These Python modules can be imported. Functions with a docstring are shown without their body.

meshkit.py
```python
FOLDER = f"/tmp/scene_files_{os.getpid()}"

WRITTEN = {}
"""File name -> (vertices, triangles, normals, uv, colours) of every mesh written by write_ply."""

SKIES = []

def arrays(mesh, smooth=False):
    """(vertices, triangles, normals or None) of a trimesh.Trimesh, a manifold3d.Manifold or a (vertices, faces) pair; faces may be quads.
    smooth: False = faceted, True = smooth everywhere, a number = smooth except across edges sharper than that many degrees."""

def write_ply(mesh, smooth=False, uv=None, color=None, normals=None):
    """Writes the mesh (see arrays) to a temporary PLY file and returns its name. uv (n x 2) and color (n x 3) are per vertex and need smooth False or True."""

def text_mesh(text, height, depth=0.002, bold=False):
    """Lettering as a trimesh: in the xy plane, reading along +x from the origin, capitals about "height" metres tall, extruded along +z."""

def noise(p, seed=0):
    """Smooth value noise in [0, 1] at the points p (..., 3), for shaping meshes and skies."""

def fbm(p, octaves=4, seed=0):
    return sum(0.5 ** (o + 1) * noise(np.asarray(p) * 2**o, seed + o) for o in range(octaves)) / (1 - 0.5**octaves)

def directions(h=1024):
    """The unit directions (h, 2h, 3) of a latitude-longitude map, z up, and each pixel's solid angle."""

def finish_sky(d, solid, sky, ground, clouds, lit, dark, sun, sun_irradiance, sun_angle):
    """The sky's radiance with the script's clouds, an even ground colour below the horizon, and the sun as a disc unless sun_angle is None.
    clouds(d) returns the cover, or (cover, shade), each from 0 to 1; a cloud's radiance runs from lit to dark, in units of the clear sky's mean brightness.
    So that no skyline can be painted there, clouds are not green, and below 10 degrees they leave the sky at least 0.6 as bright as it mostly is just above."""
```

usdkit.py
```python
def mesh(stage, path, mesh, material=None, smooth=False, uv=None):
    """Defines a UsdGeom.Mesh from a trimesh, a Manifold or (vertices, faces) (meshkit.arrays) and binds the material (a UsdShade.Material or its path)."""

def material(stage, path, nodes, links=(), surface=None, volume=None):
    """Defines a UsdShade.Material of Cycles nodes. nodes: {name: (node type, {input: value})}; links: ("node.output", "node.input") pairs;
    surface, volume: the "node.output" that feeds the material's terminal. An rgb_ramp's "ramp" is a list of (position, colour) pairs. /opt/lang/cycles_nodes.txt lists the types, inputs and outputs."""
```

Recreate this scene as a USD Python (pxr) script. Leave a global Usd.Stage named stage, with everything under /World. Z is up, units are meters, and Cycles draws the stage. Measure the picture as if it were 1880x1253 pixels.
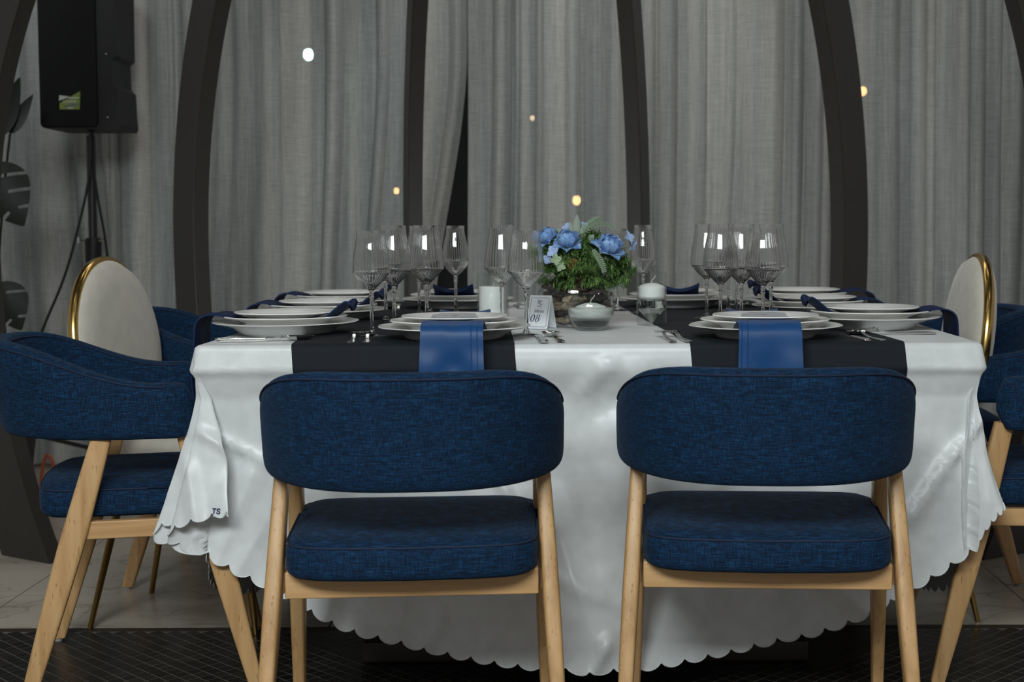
import math, random
import numpy as np, trimesh, usdkit, meshkit
import manifold3d as m3
from scipy.interpolate import CubicSpline
from shapely.geometry import Polygon, Point, box as sbox, LineString
from shapely import affinity, union_all
from pxr import Usd, UsdGeom, UsdLux, UsdShade, Gf, Sdf

stage = Usd.Stage.CreateInMemory()
UsdGeom.SetStageUpAxis(stage, UsdGeom.Tokens.z); UsdGeom.SetStageMetersPerUnit(stage, 1.0)
UsdGeom.Xform.Define(stage, '/World'); UsdGeom.Scope.Define(stage, '/World/Looks')
PI = math.pi
# ---------------------------------------------------------------- camera, light, exposure
FPX, W, Hh = 2650.0, 1880.0, 1253.0
PITCH, ROLL = math.atan((580 - 412) / FPX), math.radians(0.22)
cam = UsdGeom.Camera.Define(stage, '/World/camera')
_R = np.array([1., 0, 0]); _F = np.array([0, math.cos(PITCH), -math.sin(PITCH)]); _U = np.cross(_R, _F)
_r = math.cos(ROLL) * _R - math.sin(ROLL) * _U; _u = math.sin(ROLL) * _R + math.cos(ROLL) * _U
cam.AddTransformOp().Set(Gf.Matrix4d(*_r, 0, *_u, 0, *(-_F), 0, 0, 0, 1.0, 1))
AP = 36.0
cam.CreateHorizontalApertureAttr(AP); cam.CreateVerticalApertureAttr(AP * Hh / W)
cam.CreateFocalLengthAttr(FPX / W * AP)
cam.CreateHorizontalApertureOffsetAttr((940 - 1080) / W * AP)
cam.CreateVerticalApertureOffsetAttr((580 - 626.5) / W * AP)
cam.CreateClippingRangeAttr(Gf.Vec2f(0.1, 100)); cam.CreateExposureAttr(0.0)
cam.CreateFStopAttr(5.6); cam.CreateFocusDistanceAttr(2.98)


def rect_light(name, loc, target, w, h, power, color):
    l = UsdLux.RectLight.Define(stage, '/World/' + name)
    z = np.array(loc, float) - np.array(target, float); z /= np.linalg.norm(z)
    x = np.cross([0, 0, 1.], z); x /= np.linalg.norm(x); y = np.cross(z, x)
    l.AddTransformOp().Set(Gf.Matrix4d(*x, 0, *y, 0, *z, 0, *map(float, loc), 1))
    l.CreateWidthAttr(w); l.CreateHeightAttr(h); l.CreateIntensityAttr(power); l.CreateColorAttr(Gf.Vec3f(*color))
    return l


rect_light('key_lamp', (-0.6, -1.3, 2.9), (0.0, 3.4, 0.7), 2.6, 0.8, 25.5, (0.93, 1.0, 1.0))
rect_light('curtain_fill', (0.0, 5.0, 3.3), (0.0, 5.3, 0.0), 3.0, 0.4, 4.5, (1.0, 0.94, 0.90))  # unseen fill light, added to brighten the curtains
for _x, _y in ((-1.5, 2.2), (0.0, 2.0), (1.5, 2.2), (-1.3, 4.1), (0.1, 3.7), (1.4, 4.1)):      # small unseen lights added for glints on glass and cutlery
    _d = UsdLux.DiskLight.Define(stage, f'/World/glint_light_{int((_x + 2) * 10)}_{int(_y * 10)}')
    _d.AddTranslateOp().Set(Gf.Vec3d(_x, _y, 3.38)); _d.CreateRadiusAttr(0.07); _d.CreateIntensityAttr(26); _d.CreateColorAttr(Gf.Vec3f(1.0, 0.97, 0.93))
dome = UsdLux.DomeLight.Define(stage, '/World/ambient_light')
dome.CreateIntensityAttr(0.075); dome.CreateColorAttr(Gf.Vec3f(1.0, 0.98, 0.98))

# ---------------------------------------------------------------- helpers
_used = {}


def numbered(parent, name):
    k = _used.get((parent, name), 0); _used[(parent, name)] = k + 1
    return name if k == 0 else f'{name}_{k:03d}'


def path_of(p):
    return '/World' if p is None else str(p.GetPath())


GROUPS = {'armchair': 'navy armchairs round the table', 'oval_chair': 'cream oval-back chairs', 'charger_plate': 'charger plates', 'dinner_plate': 'dinner plates', 'side_plate': 'small top plates', 'napkin': 'folded napkins', 'menu_card': 'menu cards on the plates', 'fork': 'silver forks', 'knife': 'silver knives', 'spoon': 'silver spoons',
          'water_goblet': 'glasses on the table', 'wine_glass': 'glasses on the table', 'slim_goblet': 'glasses on the table', 'curtain_panel': 'sheer curtain panels', 'hanging_lamp': 'lamps behind the curtains', 'table_runner': 'dark table runners', 'floating_candle': 'floating candles', 'candle_cylinder': 'glass candle cylinders'}


def tag(o, label=None, cat=None, group=None, kind=None):
    p = o.GetPrim() if hasattr(o, 'GetPrim') else o
    if cat and not group: group = GROUPS.get(p.GetName().rstrip('0123456789').rstrip('_'))
    for k, v in (('label', label), ('category', cat), ('group', group), ('kind', kind)):
        if v: p.SetCustomDataByKey(k, v)
    return p


def obj(name, mesh, mat, parent=None, smooth=35, label=None, cat=None, group=None, kind=None):
    pp = path_of(parent)
    if isinstance(mesh, list): mesh = trimesh.util.concatenate([tm(x) for x in mesh])
    m = usdkit.mesh(stage, pp + '/' + numbered(pp, name), mesh, M[mat], smooth)
    return tag(m.GetPrim(), label, cat, group, kind)


def thing(name, label, cat, loc=(0, 0, 0), rotz=0.0, group=None, kind=None, rx=None, ry=None):
    x = UsdGeom.Xform.Define(stage, '/World/' + numbered('/World', name))
    x.AddTranslateOp().Set(Gf.Vec3d(*map(float, loc))); x.AddRotateZOp().Set(math.degrees(rotz))
    if rx is not None: x.AddRotateXOp().Set(math.degrees(rx))
    return tag(x.GetPrim(), label, cat, group, kind)


def dup(root, loc, rotz=0.0, label=None, group=None, name=None):
    was = root.GetCustomData()
    r = thing(name or root.GetName(), label or was['label'], was['category'], loc, rotz, group or was.get('group'))
    r.GetReferences().AddInternalReference(root.GetPath()); r.SetInstanceable(True)
    return r


def move(root, loc, rotz=0.0):
    root.GetAttribute('xformOp:translate').Set(Gf.Vec3d(*map(float, loc)))
    root.GetAttribute('xformOp:rotateZ').Set(math.degrees(rotz))


def tm(m):
    if isinstance(m, trimesh.Trimesh): return m
    v, f, _ = meshkit.arrays(m, False)
    return trimesh.Trimesh(v, f, process=False)


def grid(P, close_u=False, close_v=False, cap0=False, cap1=False):
    """P (nu, nv, 3) as a mesh; u = rows."""
    P = np.asarray(P, float); nu, nv = P.shape[:2]
    iu = np.arange(nu if close_u else nu - 1); iv = np.arange(nv if close_v else nv - 1)
    I, J = np.meshgrid(iu, iv, indexing='ij'); I2, J2 = (I + 1) % nu, (J + 1) % nv
    q = np.stack([I * nv + J, I * nv + J2, I2 * nv + J2, I2 * nv + J], -1).reshape(-1, 4)
    f = [q[:, [0, 1, 2]], q[:, [0, 2, 3]]]; v = P.reshape(-1, 3)
    for cap, row, flip in ((cap0, 0, 1), (cap1, nu - 1, 0)):
        if cap:
            c = len(v); v = np.vstack([v, P[row].mean(0)]); a = row * nv + np.arange(nv); b = row * nv + (np.arange(nv) + 1) % nv
            t = np.stack([np.full(nv, c), b, a] if flip else [np.full(nv, c), a, b], -1); f.append(t)
    return trimesh.Trimesh(v, np.vstack(f), process=False)


def out(m):
    """Faces outward."""
    m = tm(m); m.merge_vertices()
    if m.is_watertight and m.volume < 0: m.invert()
    return m


def lathe(prof, n=64, fr=None):
    """prof [(r, z)...] turned round z; fr(theta, i) gives a factor on r."""
    p = np.array(prof, float); th = np.arange(n) * 2 * PI / n
    r = p[:, 0][:, None] * np.ones(n)[None]
    if fr is not None: r = r * fr(th[None, :], np.arange(len(p))[:, None])
    P = np.stack([r * np.cos(th), r * np.sin(th), p[:, 1][:, None] * np.ones(n)], -1)
    g = grid(P, close_v=True, close_u=False)
    return g


def solid_lathe(prof, n=64, fr=None):
    return out(lathe(prof + [prof[0]], n, fr)) if prof[0][0] > 1e-6 or prof[-1][0] > 1e-6 else out(lathe(prof, n, fr))


def tube(pts, r, n=8, caps=True):
    p = np.asarray(pts, float); t = np.gradient(p, axis=0); t /= np.linalg.norm(t, axis=1, keepdims=True) + 1e-12
    a = np.cross(t[0], [0, 0, 1.]);
    if np.linalg.norm(a) < 1e-3: a = np.cross(t[0], [1., 0, 0])
    A = []
    for k in range(len(p)):
        a = a - t[k] * (a @ t[k]); a /= np.linalg.norm(a) + 1e-12; A.append(a)
    A = np.array(A); B = np.cross(t, A); th = np.arange(n) * 2 * PI / n
    rr = np.broadcast_to(r, (len(p),))[:, None, None]
    P = p[:, None] + rr * (np.cos(th)[None, :, None] * A[:, None] + np.sin(th)[None, :, None] * B[:, None])
    return grid(P, close_v=True, cap0=caps, cap1=caps)


def spline(pts, n=30):
    p = np.asarray(pts, float); s = np.r_[0, np.cumsum(np.linalg.norm(np.diff(p, axis=0), axis=1))]
    return CubicSpline(s, p)(np.linspace(0, s[-1], n))


def hull(pts, r, seg=10):
    s = m3.Manifold.sphere(1.0, seg); rr = np.broadcast_to(r, (len(pts),))
    return tm(m3.Manifold.batch_hull([s.scale((float(q),) * 3).translate(tuple(map(float, p))) for p, q in zip(pts, rr)]))


def rbox(x0, x1, y0, y1, z0, z1, r=0.004, seg=8):
    return hull([(x, y, z) for x in (x0 + r, x1 - r) for y in (y0 + r, y1 - r) for z in (z0 + r, z1 - r)], r, seg)


def box(x0, x1, y0, y1, z0, z1):
    b = trimesh.creation.box([x1 - x0, y1 - y0, z1 - z0]); b.apply_translation([(x0 + x1) / 2, (y0 + y1) / 2, (z0 + z1) / 2]); return b


def rotz(m, a, t=(0, 0, 0)):
    m = tm(m).copy(); m.apply_transform(trimesh.transformations.rotation_matrix(a, [0, 0, 1])); m.apply_translation(t); return m


def rot(m, a, ax, t=(0, 0, 0)):
    m = tm(m).copy(); m.apply_transform(trimesh.transformations.rotation_matrix(a, ax)); m.apply_translation(t); return m


def extr(poly, h):
    gs = getattr(poly, 'geoms', [poly])
    return trimesh.util.concatenate([trimesh.creation.extrude_polygon(g, h, engine='earcut') for g in gs])


def smoothstep(x, a, b):
    t = np.clip((np.asarray(x, float) - a) / (b - a), 0, 1); return t * t * (3 - 2 * t)


# ---------------------------------------------------------------- materials
M = {}


def mat(name, nodes, links=(), surface='p.BSDF', volume=None):
    M[name] = usdkit.material(stage, '/World/Looks/' + name, nodes, list(links), surface, volume)


def plain(name, c, rough=0.5, **k):
    """A principled material with a faint grain in its colour."""
    c = np.array(c, float)
    mat(name, {'t': ('texture_coordinate', {}), 'n': ('noise_texture', {'scale': 30.0, 'detail': 3.0}),
               'r': ('rgb_ramp', {'ramp': [(0.3, tuple(c * 0.93)), (0.7, tuple(np.minimum(c * 1.05, 1)))]}), 'p': ('principled_bsdf', {'roughness': rough, **k})},
        [('t.object', 'n.vector'), ('n.fac', 'r.fac'), ('r.color', 'p.base_color')])


plain('tablecloth_satin', (0.69, 0.715, 0.72), 0.38, sheen_weight=0.25, specular_ior_level=0.5)
plain('runner_cloth', (0.0085, 0.012, 0.017), 0.75, specular_ior_level=0.25)
plain('napkin_satin', (0.006, 0.056, 0.185), 0.45, sheen_weight=0.05, specular_ior_level=0.3)
plain('napkin_dark', (0.005, 0.017, 0.065), 0.6, specular_ior_level=0.2)
plain('porcelain', (0.88, 0.875, 0.85), 0.16)
plain('cream_velvet', (0.60, 0.56, 0.48), 0.75, sheen_weight=0.3)
plain('paper', (0.80, 0.84, 0.87), 0.7)
plain('menu_paper', (0.42, 0.43, 0.44), 0.6)
plain('ink_navy', (0.02, 0.03, 0.10), 0.6)
plain('ink_grey', (0.10, 0.12, 0.17), 0.6)
plain('wick', (0.62, 0.58, 0.5), 0.8)
plain('rib_paint', (0.030, 0.026, 0.022), 0.55)
plain('black_plastic', (0.010, 0.010, 0.010), 0.5, specular_ior_level=0.3)
plain('grille_black', (0.006, 0.006, 0.0065), 0.7, specular_ior_level=0.2)
plain('black_metal', (0.010, 0.010, 0.011), 0.4)
plain('orange_cable', (0.45, 0.08, 0.025), 0.5)
plain('sticker_green', (0.17, 0.23, 0.03), 0.5)
plain('sticker_light', (0.5, 0.5, 0.44), 0.5)
plain('seam_thread', (0.004, 0.014, 0.045), 0.8)
plain('dark_wood', (0.035, 0.024, 0.017), 0.5)
plain('glide_plastic', (0.35, 0.35, 0.34), 0.4)
plain('night_wall', (0.010, 0.013, 0.014), 0.5)
plain('ceiling_paint', (0.10, 0.095, 0.09), 0.8)
plain('plant_leaf', (0.008, 0.013, 0.009), 0.5)
plain('plant_pot', (0.03, 0.03, 0.03), 0.5)
plain('grey_leaf', (0.26, 0.32, 0.26), 0.65)
plain('pale_fern', (0.16, 0.23, 0.14), 0.6)
plain('berry_brown', (0.20, 0.12, 0.02), 0.6)
plain('moss_brown', (0.055, 0.022, 0.014), 0.8)
mat('wax', {'p': ('principled_bsdf', {'base_color': (0.87, 0.87, 0.85), 'roughness': 0.45, 'subsurface_weight': 0.5, 'subsurface_radius': (0.02, 0.018, 0.015), 'subsurface_scale': 0.4, 'subsurface_method': 'burley'})})
mat('silver', {'t': ('texture_coordinate', {}), 'n': ('noise_texture', {'scale': 60.0}), 'm': ('map_range', {'to_min': 0.10, 'to_max': 0.22}), 'p': ('principled_bsdf', {'base_color': (0.66, 0.65, 0.63), 'metallic': 1.0})},
    [('t.object', 'n.vector'), ('n.fac', 'm.value'), ('m.result', 'p.roughness')])
mat('gold', {'t': ('texture_coordinate', {}), 'n': ('noise_texture', {'scale': 40.0}), 'm': ('map_range', {'to_min': 0.16, 'to_max': 0.3}), 'p': ('principled_bsdf', {'base_color': (0.60, 0.40, 0.13), 'metallic': 1.0})},
    [('t.object', 'n.vector'), ('n.fac', 'm.value'), ('m.result', 'p.roughness')])
mat('dark_gold', {'p': ('principled_bsdf', {'base_color': (0.28, 0.18, 0.06), 'metallic': 1.0, 'roughness': 0.35}), 'n': ('noise_texture', {'scale': 50.0}), 'b': ('bump', {'strength': 0.05, 'distance': 0.001})},
    [('n.fac', 'b.height'), ('b.normal', 'p.normal')])
mat('glass', {'p': ('principled_bsdf', {'base_color': (1, 1, 1), 'roughness': 0.0, 'ior': 1.47, 'transmission_weight': 1.0})})
mat('thin_glass', {'f': ('layer_weight', {'blend': 0.5}), 'w': ('math', {'math_type': 'power', 'value2': 4.0}), 'q': ('math', {'math_type': 'multiply_add', 'value2': 0.80, 'value3': 0.035}), 't': ('transparent_bsdf', {'color': (0.97, 0.985, 0.98)}), 'g': ('glossy_bsdf', {'roughness': 0.0, 'color': (1, 1, 1)}), 'x': ('mix_closure', {})},
    [('f.facing', 'w.value1'), ('w.value', 'q.value1'), ('q.value', 'x.fac'), ('t.BSDF', 'x.closure1'), ('g.BSDF', 'x.closure2')], surface='x.closure')
mat('water', {'p': ('principled_bsdf', {'base_color': (0.97, 0.99, 0.98), 'roughness': 0.0, 'ior': 1.33, 'transmission_weight': 1.0})})


def fabric(name, c0, c1, c2):
    """Heathered upholstery: threads along x and z of the thing."""
    mat(name, {'t': ('texture_coordinate', {}), 'm1': ('mapping', {'scale': (45, 45, 700)}), 'n1': ('noise_texture', {'scale': 1.0, 'detail': 3.0, 'roughness': 0.6}),
               'm2': ('mapping', {'scale': (700, 500, 60)}), 'n2': ('noise_texture', {'scale': 1.0, 'detail': 2.0}),
               'a': ('mix_float', {'fac': 0.42}), 'r': ('rgb_ramp', {'ramp': [(0.36, c0), (0.5, c1), (0.66, c2)]}),
               'b': ('bump', {'strength': 0.35, 'distance': 0.0012}), 'p': ('principled_bsdf', {'roughness': 0.85, 'sheen_weight': 0.05, 'sheen_tint': (0.3, 0.55, 0.9), 'specular_ior_level': 0.2})},
        [('t.object', 'm1.vector'), ('m1.vector', 'n1.vector'), ('t.object', 'm2.vector'), ('m2.vector', 'n2.vector'), ('n1.fac', 'a.a'), ('n2.fac', 'a.b'),
         ('a.result', 'r.fac'), ('r.color', 'p.base_color'), ('a.result', 'b.height'), ('b.normal', 'p.normal')])


fabric('navy_fabric', (0.0008, 0.0055, 0.017), (0.0022, 0.0165, 0.046), (0.009, 0.054, 0.135))
mat('beech', {'t': ('texture_coordinate', {}), 'm': ('mapping', {'scale': (38, 38, 2.2)}), 'n': ('noise_texture', {'scale': 1.0, 'detail': 4.0, 'distortion': 0.6}),
              'r': ('rgb_ramp', {'ramp': [(0.3, (0.42, 0.235, 0.095)), (0.55, (0.56, 0.34, 0.15)), (0.75, (0.61, 0.385, 0.18))]}),
              'm2': ('mapping', {'scale': (260, 260, 45)}), 'n2': ('noise_texture', {'scale': 1.0, 'detail': 1.0}), 'r2': ('rgb_ramp', {'ramp': [(0.27, (0.55, 0.42, 0.3)), (0.33, (1, 1, 1))]}),
              'x': ('mix', {'mix_type': 'multiply', 'fac': 0.7}), 'p': ('principled_bsdf', {'roughness': 0.42})},
    [('t.object', 'm.vector'), ('m.vector', 'n.vector'), ('n.fac', 'r.fac'), ('t.object', 'm2.vector'), ('m2.vector', 'n2.vector'), ('n2.fac', 'r2.fac'), ('r.color', 'x.color1'), ('r2.color', 'x.color2'), ('x.color', 'p.base_color')])
mat('beech_rail', {'t': ('texture_coordinate', {}), 'm': ('mapping', {'scale': (2.2, 2.2, 60)}), 'n': ('noise_texture', {'scale': 1.0, 'detail': 4.0, 'distortion': 0.6}),
                   'r': ('rgb_ramp', {'ramp': [(0.3, (0.46, 0.26, 0.11)), (0.7, (0.62, 0.385, 0.18))]}), 'p': ('principled_bsdf', {'roughness': 0.42})},
    [('t.object', 'm.vector'), ('m.vector', 'n.vector'), ('n.fac', 'r.fac'), ('r.color', 'p.base_color')])
# sheer linen: slubs run across, some light passes through
mat('sheer_linen', {'g': ('geometry', {}), 'm1': ('mapping', {'scale': (16, 16, 420)}), 'n1': ('noise_texture', {'scale': 1.0, 'detail': 3.0, 'roughness': 0.65}),
                    'm2': ('mapping', {'scale': (420, 420, 9)}), 'n2': ('noise_texture', {'scale': 1.0, 'detail': 2.0}), 'a': ('mix_float', {'fac': 0.45}),
                    'r': ('rgb_ramp', {'ramp': [(0.34, (0.40, 0.41, 0.395)), (0.5, (0.56, 0.565, 0.545)), (0.68, (0.72, 0.725, 0.705))]}),
                    'm3': ('mapping', {'scale': (7, 7, 0.12)}), 'n3': ('noise_texture', {'scale': 1.0, 'detail': 4.0, 'roughness': 0.7}), 'r3': ('rgb_ramp', {'ramp': [(0.38, (0.58, 0.61, 0.62)), (0.5, (0.80, 0.815, 0.82)), (0.6, (0.98, 0.97, 0.955))]}), 'mu': ('mix', {'mix_type': 'multiply', 'fac': 1.0}), 'd': ('diffuse_bsdf', {}), 'tl': ('translucent_bsdf', {}), 'x': ('mix_closure', {'fac': 0.16}), 'tr': ('transparent_bsdf', {'color': (1, 1, 1)}), 'y': ('mix_closure', {'fac': 0.10})},
    [('g.position', 'm1.vector'), ('m1.vector', 'n1.vector'), ('g.position', 'm2.vector'), ('m2.vector', 'n2.vector'), ('n1.fac', 'a.a'), ('n2.fac', 'a.b'), ('a.result', 'r.fac'),
     ('g.position', 'm3.vector'), ('m3.vector', 'n3.vector'), ('n3.fac', 'r3.fac'), ('r.color', 'mu.color1'), ('r3.color', 'mu.color2'), ('mu.color', 'd.color'), ('mu.color', 'tl.color'), ('d.BSDF', 'x.closure1'), ('tl.BSDF', 'x.closure2'), ('x.closure', 'y.closure1'), ('tr.BSDF', 'y.closure2')], surface='y.closure')
mat('marble', {'g': ('geometry', {}), 'n': ('noise_texture', {'scale': 1.6, 'detail': 8.0, 'roughness': 0.65, 'distortion': 1.2}), 'r': ('rgb_ramp', {'ramp': [(0.3, (0.36, 0.32, 0.26)), (0.5, (0.55, 0.495, 0.41)), (0.7, (0.65, 0.59, 0.50))]}),
               'm': ('mapping', {'scale': (1.0, 2.2, 1.0)}), 'v': ('noise_texture', {'scale': 2.2, 'detail': 6.0, 'distortion': 0.8}), 'r2': ('rgb_ramp', {'ramp': [(0.485, (1, 1, 1)), (0.5, (0.55, 0.5, 0.45)), (0.515, (1, 1, 1))]}),
               'x': ('mix', {'mix_type': 'multiply', 'fac': 0.7}), 'p': ('principled_bsdf', {'roughness': 0.28})},
    [('g.position', 'n.vector'), ('n.fac', 'r.fac'), ('g.position', 'm.vector'), ('m.vector', 'v.vector'), ('v.fac', 'r2.fac'), ('r.color', 'x.color1'), ('r2.color', 'x.color2'), ('x.color', 'p.base_color')])
for i, c in enumerate([(0.012, 0.011, 0.010), (0.019, 0.017, 0.015), (0.008, 0.0075, 0.007)]):
    plain('mosaic_' + 'abc'[i], c, 0.35)
plain('grout', (0.15, 0.135, 0.115), 0.8)
mat('petal_blue', {'t': ('texture_coordinate', {}), 'n': ('noise_texture', {'scale': 55.0, 'detail': 3.0}), 'r': ('rgb_ramp', {'ramp': [(0.3, (0.16, 0.34, 0.68)), (0.55, (0.30, 0.51, 0.84)), (0.75, (0.52, 0.69, 0.90))]}),
                   'p': ('principled_bsdf', {'roughness': 0.6, 'sheen_weight': 0.2}), 'tl': ('translucent_bsdf', {'color': (0.2, 0.4, 0.8)}), 'x': ('mix_closure', {'fac': 0.2})},
    [('t.object', 'n.vector'), ('n.fac', 'r.fac'), ('r.color', 'p.base_color'), ('p.BSDF', 'x.closure1'), ('tl.BSDF', 'x.closure2')], surface='x.closure')
plain('petal_core', (0.035, 0.10, 0.40), 0.6)
plain('petal_pale', (0.36, 0.47, 0.72), 0.6)
plain('petal_green', (0.36, 0.47, 0.30), 0.6)
mat('foliage_green', {'g': ('geometry', {}), 'n': ('noise_texture', {'scale': 45.0, 'detail': 2.0}), 'r': ('rgb_ramp', {'ramp': [(0.3, (0.07, 0.15, 0.045)), (0.55, (0.18, 0.33, 0.09)), (0.75, (0.36, 0.50, 0.20))]}),
                      'p': ('principled_bsdf', {'roughness': 0.55}), 'tl': ('translucent_bsdf', {'color': (0.10, 0.2, 0.04)}), 'x': ('mix_closure', {'fac': 0.2})},
    [('g.position', 'n.vector'), ('n.fac', 'r.fac'), ('r.color', 'p.base_color'), ('p.BSDF', 'x.closure1'), ('tl.BSDF', 'x.closure2')], surface='x.closure')
mat('bark', {'t': ('texture_coordinate', {}), 'm': ('mapping', {'scale': (25, 120, 120)}), 'n': ('noise_texture', {'scale': 1.0, 'detail': 5.0}), 'r': ('rgb_ramp', {'ramp': [(0.3, (0.14, 0.085, 0.05)), (0.5, (0.38, 0.29, 0.20)), (0.7, (0.55, 0.46, 0.35))]}),
             'b': ('bump', {'strength': 0.6, 'distance': 0.003}), 'p': ('principled_bsdf', {'roughness': 0.85})},
    [('t.object', 'm.vector'), ('m.vector', 'n.vector'), ('n.fac', 'r.fac'), ('r.color', 'p.base_color'), ('n.fac', 'b.height'), ('b.normal', 'p.normal')])
for n, c, s in (('bulb_cool', (0.55, 0.95, 1.0), 45.0), ('bulb_warm', (1.0, 0.52, 0.20), 16.0), ('bulb_dim', (1.0, 0.75, 0.45), 7.0)):
    mat(n, {'e': ('emission', {'color': c, 'strength': s})}, surface='e.emission')

# ---------------------------------------------------------------- the room
fl = thing('floor', 'pale veined marble floor with a dark small-tile mosaic in front', None, kind='structure')
obj('screed', box(-4.5, 4.2, -3.0, 7.4, -0.06, -0.0008), 'grout', fl, False)
YB = 3.53
rng = random.Random(3)
for i in range(-5, 5):
    for j in range(5):
        x0, y0 = i * 0.9 + 0.25, YB + 0.012 + j * 0.78
        obj('marble_slab', rbox(x0 + .0015, x0 + .8985, y0 + .0015, y0 + .7785, -0.02, rng.uniform(-.0003, .0), 0.0012, 4), 'marble', fl, False)
obj('marble_apron', box(-4.5, 4.2, -3.0, 2.75, -0.02, -0.001), 'mosaic_a', fl, False)
a_, tiles = 0.031, []
for i in range(-120, 120):
    for j in range(-120, 120):
        cx, cy = (i - j) * a_ * math.sqrt(.5) - 0.1, (i + j) * a_ * math.sqrt(.5) + 3.1
        if -1.9 < cx < 1.6 and 2.76 < cy < YB - a_ * .72: tiles.append((cx, cy))
tb = trimesh.creation.box([a_ - .0029, a_ - .0029, 0.008]); tb.apply_transform(trimesh.transformations.rotation_matrix(PI / 4, [0, 0, 1]))
key = lambda t: abs(t[0] + 1.05) * 1.0 + abs(t[1] - 3.3) * 1.2
tiles.sort(key=key); rest = [[], [], []]
for k, (x, y) in enumerate(tiles):
    b = tb.copy(); b.apply_translation([x, y, -0.004 - 0.0004 * rng.random()]); q = rng.choice([0, 0, 1, 2])
    if k < 300: obj('mosaic_tile', b, 'mosaic_' + 'abc'[q], fl, False)
    else: rest[q].append(b)
for q in range(3): obj('mosaic_field', rest[q], 'mosaic_' + 'abc'[q], fl, False, kind='stuff')
obj('mosaic_border', box(-4.5, 4.2, YB - .02, YB + .01, -0.02, 0.0), 'dark_wood', fl, False)
obj('wall_back', box(-4.5, 4.2, 7.2, 7.4, 0, 3.4), 'night_wall', smooth=False, kind='structure', label='dark night window wall behind the sheer curtains')
obj('ceiling', box(-4.5, 4.2, -3.0, 7.4, 3.4, 3.5), 'ceiling_paint', smooth=False, kind='structure', label='plain dark ceiling above the room')

# lamps seen glowing through the curtain
LP = [((-1.235, 6.45, 1.755), .022, 'bulb_cool', 'bright bluish white lamp glowing through the left curtain'),
      ((-0.05, 6.45, 1.107), .018, 'bulb_warm', 'orange lamp glowing through the curtain just above the flower centrepiece'),
      ((-0.245, 6.45, 1.472), .010, 'bulb_dim', 'tiny yellowish lamp glowing through the middle curtain panel'),
      ((1.222, 6.45, 1.585), .017, 'bulb_warm', 'orange lamp glowing through the curtain right of the right-hand rib'),
      ((-0.852, 6.45, 1.152), .012, 'bulb_warm', 'small orange lamp half hidden by the left middle rib')]
for p, r, mt, lab in LP:
    t = thing('hanging_lamp', lab, 'lamp', p, group=None)
    b = trimesh.creation.icosphere(2, r); b.apply_scale([1, 1, 1.25]); obj('bulb', b, mt, t, True)
    obj('lamp_socket', solid_lathe([(0, r * 1.0), (r * .5, r * 1.0), (r * .4, r * 2.2), (0, r * 2.3)], 16), 'black_metal', t)
    obj('cord', tube([(0, 0, r * 2), (0, 0, 3.4 - p[2])], .003, 6), 'black_metal', t)


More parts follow.
